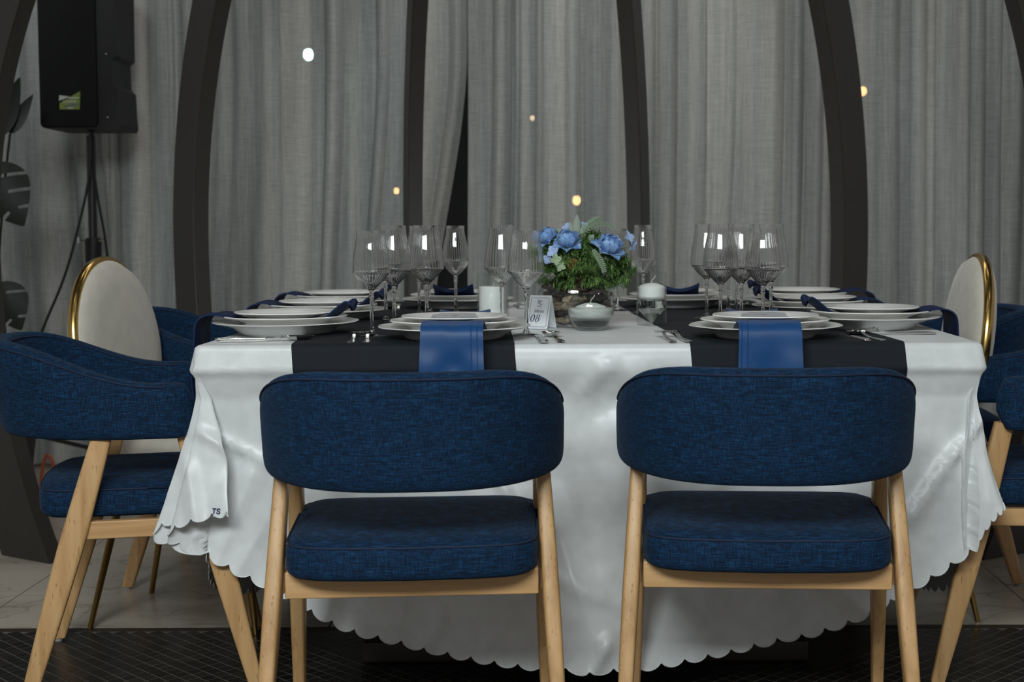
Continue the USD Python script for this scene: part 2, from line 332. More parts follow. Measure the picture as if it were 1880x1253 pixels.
# ---------------------------------------------------------------- curtains
def curtain(x0, x1, seed, label, left=None, right=None, y0=5.95):
    rg = np.random.default_rng(seed)
    n = int((x1 - x0) / .005); u = np.linspace(x0, x1, n); zs = np.linspace(0.015, 3.36, 36)
    c, x = [x0 - .05], x0 - .05
    while x < x1 + .1: x += rg.choice([.035, .06, .09, .14, .2], p=[.2, .25, .25, .2, .1]) * rg.uniform(.85, 1.2); c.append(x)
    c = np.array(c); amp = rg.uniform(.2, 1.0, len(c)) * np.minimum(np.r_[np.diff(c), .1] * .72, .07)
    P = np.zeros((len(zs), n, 3))
    for k, z in enumerate(zs):
        dr = .05 * (meshkit.noise(np.stack([u * 2.0 + seed * 7, np.full(n, z * .55), np.zeros(n)], -1)) - .5) * (1 + .5 * (3 - z))
        uu = u + dr; i = np.clip(np.searchsorted(c, uu) - 1, 0, len(c) - 2); f = (uu - c[i]) / (c[i + 1] - c[i])
        s = np.abs(np.sin(PI * f)) ** .75 * amp[i] + .006 * np.sin(uu * 61 + seed)
        s += .012 * meshkit.noise(np.stack([uu * 9, np.full(n, z * .8 + seed), np.zeros(n)], -1))
        xx = u.copy(); w = (u - x0) / (x1 - x0)
        if left is not None: xx += left(z) * (1 - w) ** 1.5
        if right is not None: xx += right(z) * w ** 1.5
        P[k] = np.stack([xx, y0 - s + .02, np.full(n, z)], -1)
    return obj('curtain_panel', grid(P), 'sheer_linen', smooth=True, label=label, cat='curtain', group=None)


sweep = lambda z: -0.155 * float(smoothstep(1.75 - z, 0, 1.3))
curtain(-3.3, -1.95, 1, 'grey sheer linen curtain panel at the far left behind the loudspeaker')
curtain(-1.96, -1.24, 2, 'grey sheer linen curtain panel either side of the left curved rib')
curtain(-1.25, -0.487, 3, 'grey sheer linen curtain panel with the bluish lamp, pulled aside along a dark slit', right=sweep)
curtain(-0.485, 0.50, 5, 'grey sheer linen curtain panel behind the flower centrepiece right of the dark slit', left=lambda z: -.012 * float(smoothstep(1.75 - z, 0, 1.3)))
curtain(0.49, 1.01, 6, 'grey sheer linen curtain panel just left of the right-hand rib')
curtain(1.0, 1.70, 8, 'grey sheer linen curtain panel behind the oval chair on the right')
curtain(1.69, 2.9, 9, 'grey sheer linen curtain panel at the right edge of the picture')

# ---------------------------------------------------------------- the dome of curved ribs around the table
DC, DZ, RI, RO = np.array([-0.215, 3.40]), 0.95, 1.87, 2.065
dm = thing('dome_frame', 'dark brown dome frame of broad curved ribs standing around the table', 'frame', (DC[0], DC[1], 0))
for deg in (-58.3, -36, -12.6, 11.8, 34.8, 58.3):
    ph = math.radians(deg); rd = np.array([math.sin(ph), math.cos(ph)]); tn = np.array([math.cos(ph), -math.sin(ph)])
    SQ = .85 if deg < 0 else .97                                       # the frame stands a little askew
    rows = []
    b0, b1 = math.asin(-DZ / RI), math.asin(-DZ / RO)
    for k in range(49):
        f = k / 48
        row = []
        for R, b in ((RI, b0), (RO, b1)):
            e = b + (math.radians(86) - b) * f
            row.append((R * math.cos(e), DZ + R * math.sin(e) * (SQ if e > 0 else 1)))
        (ri, zi), (ro, zo) = row; c = []
        for r, z, s in ((ri, zi, -1), (ri, zi, 1), (ro, zo, 1), (ro, zo, -1)):
            c.append([*(rd * r + tn * s * .026), z])
        rows.append(c)
    obj('rib', out(grid(rows, close_v=True, cap0=True, cap1=True)), 'rib_paint', dm, 30)
    # thin bright edging along the rib's inner arris
    e = np.linspace(b0 + .01, math.radians(85), 60)
    for s in (-1,):
        pts = np.stack([rd[0] * RI * np.cos(e) + tn[0] * s * .026 * -np.sign(deg), rd[1] * RI * np.cos(e) + tn[1] * s * .026 * -np.sign(deg), DZ + RI * np.sin(e) * np.where(e > 0, SQ, 1)], -1)
        obj('edge_strip', tube(pts, .0022, 5), 'dark_wood', dm)
obj('crown_ring', solid_lathe([(0.02, 2.48), (0.24, 2.50), (0.25, 3.09), (0.02, 3.09)], 32), 'rib_paint', dm)

# ---------------------------------------------------------------- loudspeaker on its stand
sp = thing('loudspeaker', 'black loudspeaker cabinet with a green sticker on a stand before the curtain', 'loudspeaker', (-1.895, 5.42, 1.362), 0.05)
UsdGeom.Xformable(sp).AddScaleOp().Set(Gf.Vec3f(.87, .87, .87))
body = [(-.165, 0.02), (-.155, 0.006), (-.13, 0.0), (.165, 0.0), (.172, .02), (.168, .06), (.165, .17), (.145, .19), (.143, .30), (.163, .315), (.165, .60), (.13, .64), (-.13, .64), (-.165, .6)]
front = [(-.16, .03), (-.14, .008), (.075, .008), (.085, .03), (.085, .60), (.075, .63), (-.14, .63), (-.16, .60)]
q = extr(Polygon(body), .30); q = rot(q, PI / 2, [1, 0, 0], (0, .30, 0)); obj('cabinet', q, 'black_plastic', sp, 25)
q = extr(Polygon(front).buffer(-.004), .022); q = rot(q, PI / 2, [1, 0, 0], (0, .0, 0)); obj('grille', q, 'grille_black', sp, 25)
for sx, sz in ((.12, .05), (.12, .58), (.12, .32)):
    s = trimesh.creation.cylinder(.003, .004, sections=10); obj('screw', rot(s, PI / 2, [1, 0, 0], (sx, -.001, sz)), 'silver', sp)
st = extr(Polygon([(-.042, 0), (.042, 0), (.046, .077), (.012, .058), (-.042, .026)]), .0012); st = rot(st, PI / 2, [1, 0, 0], (-.033, -.023, .082))
stk = obj('sticker', st, 'sticker_green', sp, False, label='green and white sticker reading LOUDER')
w = extr(Polygon([(-.044, .036), (-.042, .060), (.002, .054), (-.018, .046)]), .0012); obj('sticker_corner', rot(w, PI / 2, [1, 0, 0], (-.033, -.0236, .082)), 'sticker_light', stk, False)
tx = meshkit.text_mesh('LOUDER', .011, .0006, True); tx.apply_scale([.9, 1, 1]); obj('sticker_print', rot(tx, PI / 2, [1, 0, 0], (-.060, -.0244, .110)), 'sticker_light', stk, False)
for k, (xa, xb, z, mt) in enumerate([(-.036, .006, .128, 'sticker_light'), (-.030, .008, .1015, 'ink_grey'), (-.056, -.014, .093, 'ink_grey'), (-.042, -.016, .0855, 'sticker_light')]):
    obj('sticker_line', box(xa, xb, -.0252, -.0244, z, z + .005), mt, stk, False)
stand = thing('speaker_stand', 'black tripod stand holding up the loudspeaker on the left', 'stand', (-1.90, 5.55, 0))
obj('pole', [tube([(0, 0, .12), (0, 0, .92)], .021, 16), tube([(0, 0, .9), (0, 0, 1.345)], .0165, 16)], 'black_metal', stand)
obj('collar', solid_lathe([(.017, .86), (.03, .86), (.031, .94), (.026, .955), (.017, .955)], 20), 'black_plastic', stand)
obj('locking_pin', [tube([(-.052, -.01, .945), (.052, -.01, .945)], .004, 8), tube([(-.052, -.01, .935), (-.052, -.01, .958)], .005, 8)], 'silver', stand)
obj('hub', solid_lathe([(.018, .42), (.036, .42), (.036, .47), (.018, .47)], 20), 'black_plastic', stand)
for a in (-2.4, -.35, 1.6):
    d = np.array([math.cos(a), math.sin(a)])
    lg = obj('leg', tube([(d[0] * .03, d[1] * .03, .45), (d[0] * .52, d[1] * .52, .02)], .013, 10), 'black_metal', stand)
    obj('rubber_foot', hull([(d[0] * .50, d[1] * .50, .03), (d[0] * .545, d[1] * .545, .016)], .016), 'black_plastic', lg)
    obj('brace', tube([(d[0] * .02, d[1] * .02, .14), (d[0] * .28, d[1] * .28, .23)], .008, 8), 'black_metal', stand)
obj('speaker_cable', [tube(spline([(-1.86, 5.46, 1.36), (-1.862, 5.47, 1.2), (-1.85, 5.47, 1.1), (-1.83, 5.48, .95), (-1.83, 5.5, .7), (-1.87, 5.52, .4), (-1.8, 5.4, .012)], 40), .005, 6),
                      tube(spline([(-1.872, 5.46, 1.36), (-1.88, 5.47, 1.2), (-1.93, 5.48, 1.0), (-2.0, 5.48, .78), (-2.08, 5.48, .60), (-2.14, 5.46, .3), (-2.1, 5.4, .012)], 40), .005, 6)],
    'black_plastic', label='pair of thin black cables hanging down from the loudspeaker', cat='cable')
obj('extension_cord', tube(spline([(-2.02, 5.25, .012), (-1.985, 5.2, .12), (-1.965, 5.2, .17), (-1.945, 5.2, .1), (-1.975, 5.22, .07), (-1.935, 5.2, .04), (-1.9, 5.3, .012)], 50), .006, 7), 'orange_cable',
    label='orange cord looped behind the left armchair', cat='cord')


# plant behind the far left rib
def monstera(slots=3, L=.25, Wd=.11):
    ys = np.linspace(0, 1, 26); w = Wd * np.sin(PI * ys ** .75) ** .8 * (1 - .25 * ys)
    P = Polygon(np.r_[np.c_[w, ys * L], np.c_[-w, ys * L][::-1]]).buffer(0)
    for s in (-1, 1):
        for k in range(slots):
            y = L * (.25 + .5 * k / max(slots - 1, 1))
            P = P.difference(LineString([(s * .022, y), (s * Wd * 1.3, y + .035)]).buffer(.006))
    m = extr(P, .0015); m = m.subdivide_to_size(.02); v = m.vertices
    v[:, 2] += -.9 * v[:, 0] ** 2 * 3 - .8 * (v[:, 1]) ** 2; m.vertices = v
    return m


pl = thing('potted_plant', 'dark split-leaf potted plant half hidden behind the far left rib', 'plant', (-2.135, 5.15, 0))
obj('pot', solid_lathe([(0, 0), (.11, 0), (.14, .24), (.145, .26), (.128, .26), (.12, .22), (0, .21)], 32), 'plant_pot', pl)
for k, (x, y, z, rr, sc, sl, tilt) in enumerate([(.055, .0, 1.32, -.15, .95, 0, 1.35), (.075, .03, 1.33, -.45, .65, 0, 1.5), (.01, -.02, 1.22, -2.6, 1.0, 3, 1.3), (.02, .02, .80, -2.7, .75, 2, 1.35), (-.2, .05, 1.5, 1.0, 1.0, 3, 1.3), (-.25, 0, .95, 2.0, 1.0, 3, 1.3)]):
    lf = monstera(sl, .25, .045 if k < 2 else .11); lf.apply_scale(sc); lf = rotz(lf, rr); lf = rot(lf, tilt, [1, 0, 0], (x, y, z))
    obj('leaf', lf, 'plant_leaf', pl, True)
    obj('stem', tube(spline([(0, 0, .2), (x * .3, y * .3, z * .6), (x, y, z)], 14), .005, 6), 'plant_leaf', pl)

# ---------------------------------------------------------------- the table and its cloth
A, CY, ZT, RCL = 0.82, 3.80, 0.752, 1.50
tb_ = thing('banquet_table', 'square banquet table hidden under the white cloth', 'table', (0, CY, 0))
obj('tabletop', rbox(-A + .006, A - .006, -A + .006, A - .006, ZT - .042, ZT - .0025, .004), 'dark_wood', tb_)
obj('base_plinth', rbox(-.52, .50, -.56, .56, 0, .05, .006), 'dark_wood', tb_)
obj('column', rbox(-.2, .2, -.2, .2, .05, ZT - .042, .01), 'dark_wood', tb_)
ED, BR = .042, .012
_hs = np.array([0, BR * 1.57, BR * 1.57 + ED, .075, .12, .25, .45, .72]); _os = np.array([-BR, 0.0, .007, -.006, -.024, -.030, -.008, .030]); _zs = np.array([0, -BR, -BR - ED])


def edge_profile(h):
    """hang length -> (outward, down)"""
    h = np.asarray(h, float); al = np.clip(h / BR, 0, PI / 2)
    o = np.where(h < BR * PI / 2, BR * np.sin(al) - BR, np.interp(h, _hs, _os)); z = np.where(h < BR * PI / 2, BR * (1 - np.cos(al)), BR + h - BR * PI / 2)
    return o, z


_ps = np.radians([0, 22.5, 45, 67.5, 90])
FOLD = {(-1, -1): CubicSpline(_ps, [[0, 0], [.13, .05], [-.20, .115], [.10, .14], [0, 0]]),
        (1, -1): CubicSpline(_ps, [[0, 0], [.10, .03], [.19, .0], [.16, -.08], [0, 0]]),
        (-1, 1): CubicSpline(_ps, [[0, 0], [.02, .09], [.15, .15], [.09, .02], [0, 0]]),
        (1, 1): CubicSpline(_ps, [[0, 0], [.02, .09], [.15, .15], [.09, .02], [0, 0]])}
# creases of the folded cloth on the front drop: (x0, z0, x1, z1, height, width)
CREASE = [(-.82, .575, -.64, .485, .006, .022), (-.70, .50, -.82, .20, .008, .05), (-.60, .52, -.76, .24, .006, .04), (.83, .60, .76, .50, .008, .018), (.78, .535, .66, .37, .010, .03), (.05, .15, -.02, .05, .012, .03),
          (.06, .72, -.03, .64, .006, .03), (.20, .68, .0, .60, -.006, .04), (.08, .70, .18, .52, .005, .04), (-.10, .45, .02, .12, .004, .05), (-.16, .30, .10, .20, .005, .03), (.25, .44, .33, .50, .006, .025),
          (-.16, .42, -.22, .50, .006, .02), (-.30, .2, -.36, .08, .006, .03), (.42, .3, .6, .18, .005, .03), (-.84, .52, -.80, .33, .006, .03), (-.40, .15, -.36, .40, .006, .04), (.46, .12, .38, .36, .005, .05)]


def cloth(px, py, lift=0.0):
    """Where the point (px, py) of the flat cloth, measured from the table's middle, hangs."""
    px, py = np.broadcast_arrays(np.asarray(px, float), np.asarray(py, float)); sx, sy = np.where(px < 0, -1, 1), np.where(py < 0, -1, 1)
    a = A - BR; qx, qy = np.abs(px) - a, np.abs(py) - a
    X, Y, Z = px.copy(), py.copy(), np.full(px.shape, ZT)
    top = (qx <= 0) & (qy <= 0)
    fy = (qy > 0) & (qx <= 0); fx = (qx > 0) & (qy <= 0); co = (qx > 0) & (qy > 0)
    Z = Z + lift * top
    o, d = edge_profile(qy); Y = np.where(fy, sy * (a + BR + o + lift), Y); Z = np.where(fy, ZT - d + lift * np.exp(-np.maximum(d, 0) * 60), Z)
    o2, d2 = edge_profile(qx); X = np.where(fx, sx * (a + BR + o2 + lift), X); Z = np.where(fx, ZT - d2 + lift * np.exp(-np.maximum(d2, 0) * 60), Z)
    rho = np.hypot(np.maximum(qx, 0), np.maximum(qy, 0)); psi = np.arctan2(np.maximum(qx, 0), np.maximum(qy, 1e-9)); o3, d3 = edge_profile(rho)
    for k, f in FOLD.items():
        m = co & (sx == k[0]) & (sy == k[1])
        if m.any():
            uv = f(psi[m]) * (np.maximum(rho[m] - .02, 0) * (.35 + .65 * smoothstep(rho[m], 0, .25)))[:, None]
            X[m] = k[0] * (a + (BR + o3[m]) * np.sin(psi[m]) + uv[:, 0]); Y[m] = k[1] * (a + (BR + o3[m]) * np.cos(psi[m]) + uv[:, 1]); Z[m] = ZT - d3[m]
    # soft waves and wrinkles
    hang = np.where(fy, qy, np.where(fx, qx, np.where(co, rho, 0))); g = smoothstep(hang, .04, .5)
    lat = np.where(fy, px, py)
    p3 = np.stack([px * 3.1 + 5, py * 3.1, np.full(px.shape, 2.)], -1); n = meshkit.noise(p3) - .5; n2 = meshkit.fbm(np.stack([px * 9, py * 9, np.zeros(px.shape)], -1), 3, 5) - .5
    wv = g * (.018 * np.sin(lat * 11 + 1.3 + 3 * n) + .030 * n) + smoothstep(hang, .02, .12) * .012 * n2
    wr = np.zeros(px.shape)
    for x0, z0, x1, z1, hgt, wid in CREASE:
        dx, dz = x1 - x0, z1 - z0; L = math.hypot(dx, dz); t = ((X - x0) * dx + (Z - z0) * dz) / L; dd = np.abs((X - x0) * dz - (Z - z0) * dx) / L
        wr += 1.8 * hgt * np.maximum(0, 1 - dd / wid) ** 1.3 * smoothstep(t, -.02, .03) * (1 - smoothstep(t, L - .03, L + .02))
    wr = wr * ((py < 0) & (qy > .03))
    Y = Y + np.where(fy | co, sy * (wv * np.where(co, .6, 1) + wr), 0); X = X + np.where(fx | co, sx * wv * np.where(co, .6, 1), 0)
    Z = Z + np.where(top, .0012 * n2 * 2, 0)
    return np.stack([X, Y + CY, Z], -1)


NSC, SUB = 188, 7
th = np.arange(NSC * SUB) * 2 * PI / (NSC * SUB)
edge_r = RCL - .0065 + .013 * np.abs(np.sin(th * NSC / 2)) ** .7 - .0065
rb_ = (A - BR) / np.maximum(np.abs(np.cos(th)), np.abs(np.sin(th)))
rows = [rb_ * t for t in (.02, .2, .4, .6, .75, .85, .92, .97, 1.0)]
hmax = edge_r - rb_
for f in np.r_[np.linspace(0, .05, 5)[1:], .075, .10, np.linspace(.125, 1, 46)]: rows.append(rb_ + hmax * f)
rows = np.array(rows); cl = cloth(rows * np.cos(th), rows * np.sin(th))
tc = thing('tablecloth', 'white satin round tablecloth with scalloped hem draped over the table', 'tablecloth')
g_ = grid(cl, close_v=True, cap0=True)
obj('cloth', g_, 'tablecloth_satin', tc, True)
obj('picot_edging', tube(np.vstack([cl[-1], cl[-1][:1]]) + [0, 0, .0005], .0013, 4, False), 'tablecloth_satin', tc)
# small stitched letters on the corner flap
ph = math.atan2(-.90, -1.06); _tp = lambda r_, a_: cloth([-(A - BR) - r_ * math.sin(a_)], [-(A - BR) - r_ * math.cos(a_)])[0]
c0 = _tp(.352, 1.0); cu = _tp(.352, .94) - c0; cr = _tp(.37, 1.0) - c0
ex = cu / np.linalg.norm(cu); ez = -cr / np.linalg.norm(cr); nrm = np.cross(ex, ez); nrm /= np.linalg.norm(nrm)
if ex[0] < 0: ex = -ex
if nrm[1] > 0: nrm = -nrm
ez = np.cross(nrm, ex); ez = ez if ez[2] > 0 else -ez
T4 = np.eye(4); T4[:3, 0], T4[:3, 1], T4[:3, 2], T4[:3, 3] = ex, ez, nrm, c0 + nrm * .002
tx = meshkit.text_mesh('TS', .011, .0008, True); tx.apply_transform(T4); obj('stitched_letters', tx, 'ink_navy', tc, False, label='dark blue letters TS near the hem')


# runners lying across the cloth, hanging over the front and back
def runner(x0, x1, skew, label):
    n = 40; ys = np.r_[np.linspace(-A - .17, -A + BR, 30), np.linspace(-A + .03, A - .03, 30), np.linspace(A - BR, A + .2, 20)]
    xs = np.linspace(0, 1, n); P = np.zeros((len(ys), n, 3)); Q = P.copy()
    for k, y in enumerate(ys):
        x = x0 + (x1 - x0) * xs + skew * (y + A)
        P[k] = cloth(x, np.full(n, y), .0035); Q[k] = cloth(x, np.full(n, y), .0015)
    V = np.concatenate([P, Q[:, ::-1]], 1)
    obj('table_runner', out(grid(V, close_v=True, cap0=True, cap1=True)), 'runner_cloth', smooth=40, label=label, cat='table runner', group=None)


runner(-.615, -.153, -.075, 'near-black cloth runner under the left-hand front and far place settings')
runner(.211, .655, -.085, 'near-black cloth runner under the right-hand front and far place settings')

# ---------------------------------------------------------------- armchairs
def upath(n=61):
    """Plan curve of the wrapping backrest, back at -y."""
    hw, yb, yf, e = .246, -.252, .165, 2.6
    t = np.linspace(PI, 2 * PI, n - 12); x = hw * np.sign(np.cos(t)) * np.abs(np.cos(t)) ** (2 / e); y = .05 + (yb - .05) * np.abs(np.sin(t)) ** (2 / e)
    fr = np.linspace(yf, .06, 7)[:-1]
    p = np.r_[np.c_[np.full(6, -hw), fr], np.c_[x, y], np.c_[np.full(6, hw), fr[::-1]]]
    s = np.r_[0, np.cumsum(np.linalg.norm(np.diff(p, axis=0), axis=1))]; q = np.linspace(0, s[-1], n)
    return np.c_[np.interp(q, s, p[:, 0]), np.interp(q, s, p[:, 1])]


def armchair(name, label):
    t = thing(name, label, 'chair')
    p = upath(); tg = np.gradient(p, axis=0); tg /= np.linalg.norm(tg, axis=1, keepdims=True); no = np.c_[tg[:, 1], -tg[:, 0]]
    if no[30, 1] > 0: no = -no
    back = smoothstep(-p[:, 1], -.10, .235); zb = .556 + .0 * back; zt = .672 + .087 * back ** 1.2
    tk = .031 - .004 * back
    rows, seam, seam2 = [], [], []
    NS = 36; ang = np.arange(NS) * 2 * PI / NS
    s = np.linspace(0, 1, len(p)); endk = np.minimum(np.minimum(s, 1 - s) / .035, 1); endk = np.sqrt(1 - (1 - endk) ** 2) * .999 + .001
    for k in range(len(p)):
        hz = (zt[k] - zb[k]) / 2; e = .45
        cx = np.sign(np.cos(ang)) * np.abs(np.cos(ang)) ** e * tk[k] * (.35 + .65 * endk[k]); cz = np.sign(np.sin(ang)) * np.abs(np.sin(ang)) ** .38 * hz * (.55 + .45 * endk[k])
        if endk[k] < .01: cx, cz = cx * .3, cz * .5
        lean = .16 * back[k]                                           # the back leans out a little towards its top
        q = p[k] + no[k] * (cx + lean * cz - .012 * back[k])[:, None]
        rows.append(np.c_[q, (zb[k] + zt[k]) / 2 + cz])
        for sm, sg in ((seam, 1), (seam2, -1)):
            cc, zz = tk[k] * .86 * sg, hz * .90
            sm.append([*(p[k] + no[k] * (cc * 1.04 + lean * zz - .012 * back[k])), (zb[k] + zt[k]) / 2 + zz])
    br = obj('backrest', out(grid(rows, close_v=True, cap0=True, cap1=True)), 'navy_fabric', t, 50)
    obj('piping', tube(np.array(seam)[3:-3], .0019, 6), 'seam_thread', br)
    obj('piping', tube(np.array(seam2)[3:-3], .0015, 6), 'seam_thread', br)
    # seat cushion
    f = np.linspace(0, 2 * PI, 96, endpoint=False); e = .24
    sx = .225 * np.sign(np.cos(f)) * np.abs(np.cos(f)) ** e; sy = .212 * np.sign(np.sin(f)) * np.abs(np.sin(f)) ** e
    sx = sx * (1.0 + .03 * sy / .212); sy = sy - .022 * (1 - (sx / .225) ** 2) * (sy < 0) + .065
    lay = [(.0, .390, .9), (.0, .390, .97), (0, .396, 1.0), (0, .405, 1.012), (0, .435, 1.012), (0, .4455, .995), (0, .452, .97), (0, .457, .92), (0, .4605, .8), (0, .463, .55), (0, .464, .25)]
    R = [np.c_[sx * k, (sy - .02) * k + .02, np.full(96, z)] for _, z, k in lay]
    st_ = obj('seat', out(grid(R, close_v=True, cap0=True, cap1=True)), 'navy_fabric', t, 60)
    sm = R[5] * [1.003, 1, 1] + [0, 0, .002]; obj('piping', tube(np.vstack([sm, sm[:2]]), .002, 6, False), 'seam_thread', st_)
    for sg in (-1, 1):
        def leg(y0, x0, y1, x1, out_):
            L = lambda f_: (x0 + (x1 - x0) * f_, y0 + (y1 - y0) * f_, .572 * (1 - f_))
            ta = np.arange(20) * PI / 10; rows_ = []
            for f_, w_, d_ in [(0, .013, .021), (.14, .0140, .0235), (.28, .0150, .0258), (.42, .0155, .027), (.6, .0145, .0245), (.8, .0128, .020), (.985, .0110, .0155), (.99, .0095, .0138)]:
                c = np.array(L(f_)); rows_.append(np.c_[c[0] + w_ * np.sign(np.cos(ta)) * np.abs(np.cos(ta)) ** .5, c[1] + d_ * np.sign(np.sin(ta)) * np.abs(np.sin(ta)) ** .5, np.full(20, c[2])])
            lg = obj('leg', out(grid(rows_, close_v=True, cap0=True, cap1=True)), 'beech', t, 50)
            c = L(1.0); obj('glide', solid_lathe([(0, 0), (.010, 0), (.011, .006), (0, .006)], 16).apply_translation([c[0], c[1], 0]), 'glide_plastic', lg)
        leg(-.02, sg * .233, -.185, sg * .262, 1); leg(.145, sg * .232, .285, sg * .250, 1)
        xa = sg * .236
        obj('side_rail', rbox(xa - .010, xa + .010, -.070, .222, .348, .386, .003), 'beech_rail', t)
    obj('rear_rail', rbox(-.222, .222, -.100, -.076, .346, .394, .003), 'beech_rail', t)
    obj('front_rail', rbox(-.222, .222, .196, .218, .346, .386, .003), 'beech_rail', t)
    return t


ch = armchair('armchair', 'navy fabric armchair with beech legs, seen from behind at the front left of the table')
move(ch, (-.318, 2.605, 0), math.radians(4))
dup(ch, (.325, 2.65, 0), math.radians(-3.5), 'navy fabric armchair with beech legs, seen from behind at the front right of the table')
dup(ch, (-1.045, 3.22, 0), math.radians(-90 + 13), 'navy fabric armchair with beech legs at the left edge, nearest of the left side')
dup(ch, (-1.09, 4.19, 0), math.radians(-90), 'navy fabric armchair on the left side behind the cream oval-back chair')
dup(ch, (1.055, 3.305, 0), math.radians(90 - 4), 'navy fabric armchair cut by the right edge, nearest of the right side')
dup(ch, (1.00, 4.19, 0), math.radians(90), 'navy fabric armchair on the right side behind the cream oval-back chair')

# ---------------------------------------------------------------- cream oval-back chairs
def oval_chair(name, label):
    t = thing(name, label, 'chair')
    n = 72; a = np.arange(n) * 2 * PI / n; cw, chh, cz = .215, .225, .69
    tilt = .13
    def disc(y0, y1, k0):
        lay = [(y0, .90), (y0, k0), ((y0 * .7 + y1 * .3), k0 + .01), (y1, k0 - .05), (y1 + np.sign(y1 - y0) * .006, .7), (y1 + np.sign(y1 - y0) * .008, .3)]
        R = [np.c_[cw * k * np.cos(a), np.full(n, y), chh * k * np.sin(a)] for y, k in lay]
        return out(grid(R, close_v=True, cap0=True, cap1=True))
    pose = lambda m: rot(m, tilt, [1, 0, 0], (0, -.20, cz))
    obj('back_cushion', pose(disc(.006, .030, .975)), 'cream_velvet', t, 50)
    obj('back_panel', pose(disc(-.006, -.024, .975)), 'cream_velvet', t, 50)
    ring = np.c_[cw * 1.0 * np.cos(a), np.zeros(n), chh * 1.0 * np.sin(a)]; P = []
    for k in range(n):
        rd = np.array([math.cos(a[k]) * chh, 0, math.sin(a[k]) * cw]); rd /= np.linalg.norm(rd)
        P.append([ring[k] + rd * .010 * math.cos(b) + np.array([0, 1, 0]) * .013 * math.sin(b) for b in np.arange(10) * PI / 5])
    obj('gold_rim', pose(grid(P, close_u=True, close_v=True)), 'gold', t, True)
    lay = [(.412, .93), (.412, .99), (.425, 1.01), (.455, 1.01), (.470, .97), (.478, .85), (.483, .5)]
    R = [np.c_[.205 * k * np.cos(a), .205 * k * np.sin(a) + .03, np.full(n, z)] for z, k in lay]
    obj('seat', out(grid(R, close_v=True, cap0=True, cap1=True)), 'cream_velvet', t, 50)
    obj('seat_ring', tube(np.c_[.202 * np.cos(np.r_[a, a[:1]]), .202 * np.sin(np.r_[a, a[:1]]) + .03, np.full(n + 1, .404)], .009, 8, False), 'gold', t)
    for sx in (-1, 1):
        obj('back_post', tube(spline([(sx * .09, -.165, .40), (sx * .10, -.19, .46), (sx * .105, -.185, .54)], 10), .008, 8), 'gold', t)
        for y0, y1 in ((-.11, -.20), (.17, .23)):
            obj('leg', tube([(sx * .13, y0, .41), (sx * .175, y1, 0.0)], [.012, .007], 10), 'dark_gold', t)
    return t


oc = oval_chair('oval_chair', 'cream oval-back dining chair with gold rim on the left side of the table')
move(oc, (-1.02, 3.68, 0), math.radians(-90 - 8))
dup(oc, (.785, 3.755, 0), math.radians(90 - 3), 'cream oval-back dining chair with gold rim on the right side of the table')

# ---------------------------------------------------------------- place settings
wave = lambda amp, k, ph=0.: (lambda th_, i: 1 + amp * np.sin(th_ * k + ph) * (i > 2) * (i < 9))


def plate(name, R, base, h, label, loc_, rz_):
    t = 0.0042
    pr = [(0, 0.004), (base * .9, .004), (base * .92, 0), (base, 0), (base * 1.06, .006), (R * .72, h * .62), (R * .84, h * .86), (R * .97, h), (R, h + .0022), (R * .985, h + t), (R * .84, h * .86 + t), (R * .72, h * .62 + t), (base * 1.0, .010), (base * .8, .009), (0, .009)]
    t_ = thing(name, label, 'plate', loc_, rz_)
    obj('dish', solid_lathe(pr, 72, lambda th_, i: 1 + .009 * np.sin(th_ * 9) * ((i > 5) & (i < 11))), 'porcelain', t_, 50)
    return t_


def strip_solid(P, thick):
    """A sheet P (nu, nv, 3) given thickness along its normals."""
    du = np.gradient(P, axis=0); dv = np.gradient(P, axis=1); n = np.cross(du, dv); n /= np.linalg.norm(n, axis=-1, keepdims=True) + 1e-12
    return out(grid(np.concatenate([P + n * thick / 2, (P - n * thick / 2)[:, ::-1]], 1), close_v=True, cap0=True, cap1=True))


def napkin(outd, hem, seed, dark):
    """Folded napkin: curled inner end, under the top plate, over the rims, down past the table edge. Local -y is towards the diner; z 0 is the cloth."""
    path = spline([*(((.155, .052), (.150, .060), (.136, .054)) if dark else ((.150, .044), (.145, .047), (.134, .046))), (.118, .0415), (.075, .0275), (-.075, .0275), (-.115, .0395), (-.142, .0455), (-max(outd - .02, .166), .0445 if outd < .2 else .012), (-outd - .006, .032 if outd < .2 else .004), (-outd - .010, .0), (-outd - .011, -.05), (-outd - .010, -.14)], 70)
    xs = np.linspace(-.063, .063, 22); P = np.zeros((70, 22, 3)); rg = seed * 3.7
    for k, (y, z) in enumerate(path):
        f = k / 69; wd = 1 - .10 * smoothstep(.25 - f, 0, .2) + .07 * smoothstep(f, .55, 1)
        x = xs * wd; fold = .004 * np.sin(xs * 55 + rg) * smoothstep(f, .6, .9)
        curl = (.016 if dark else .007) * (np.abs(xs) / .063) ** 2 * smoothstep(.2 - f, 0, .15)
        drop = smoothstep(f, .68, .8)
        P[k] = np.stack([x, y - drop * (fold + .006 * meshkit.noise(np.stack([xs * 22 + rg, np.full(22, z * 25), np.zeros(22)], -1))), np.full(22, z) + curl + (1 - drop) * .004 * (meshkit.noise(np.stack([xs * 40 + rg, np.full(22, y * 30.), np.zeros(22)], -1)) - .3) * (f > .2)], -1)
    return P


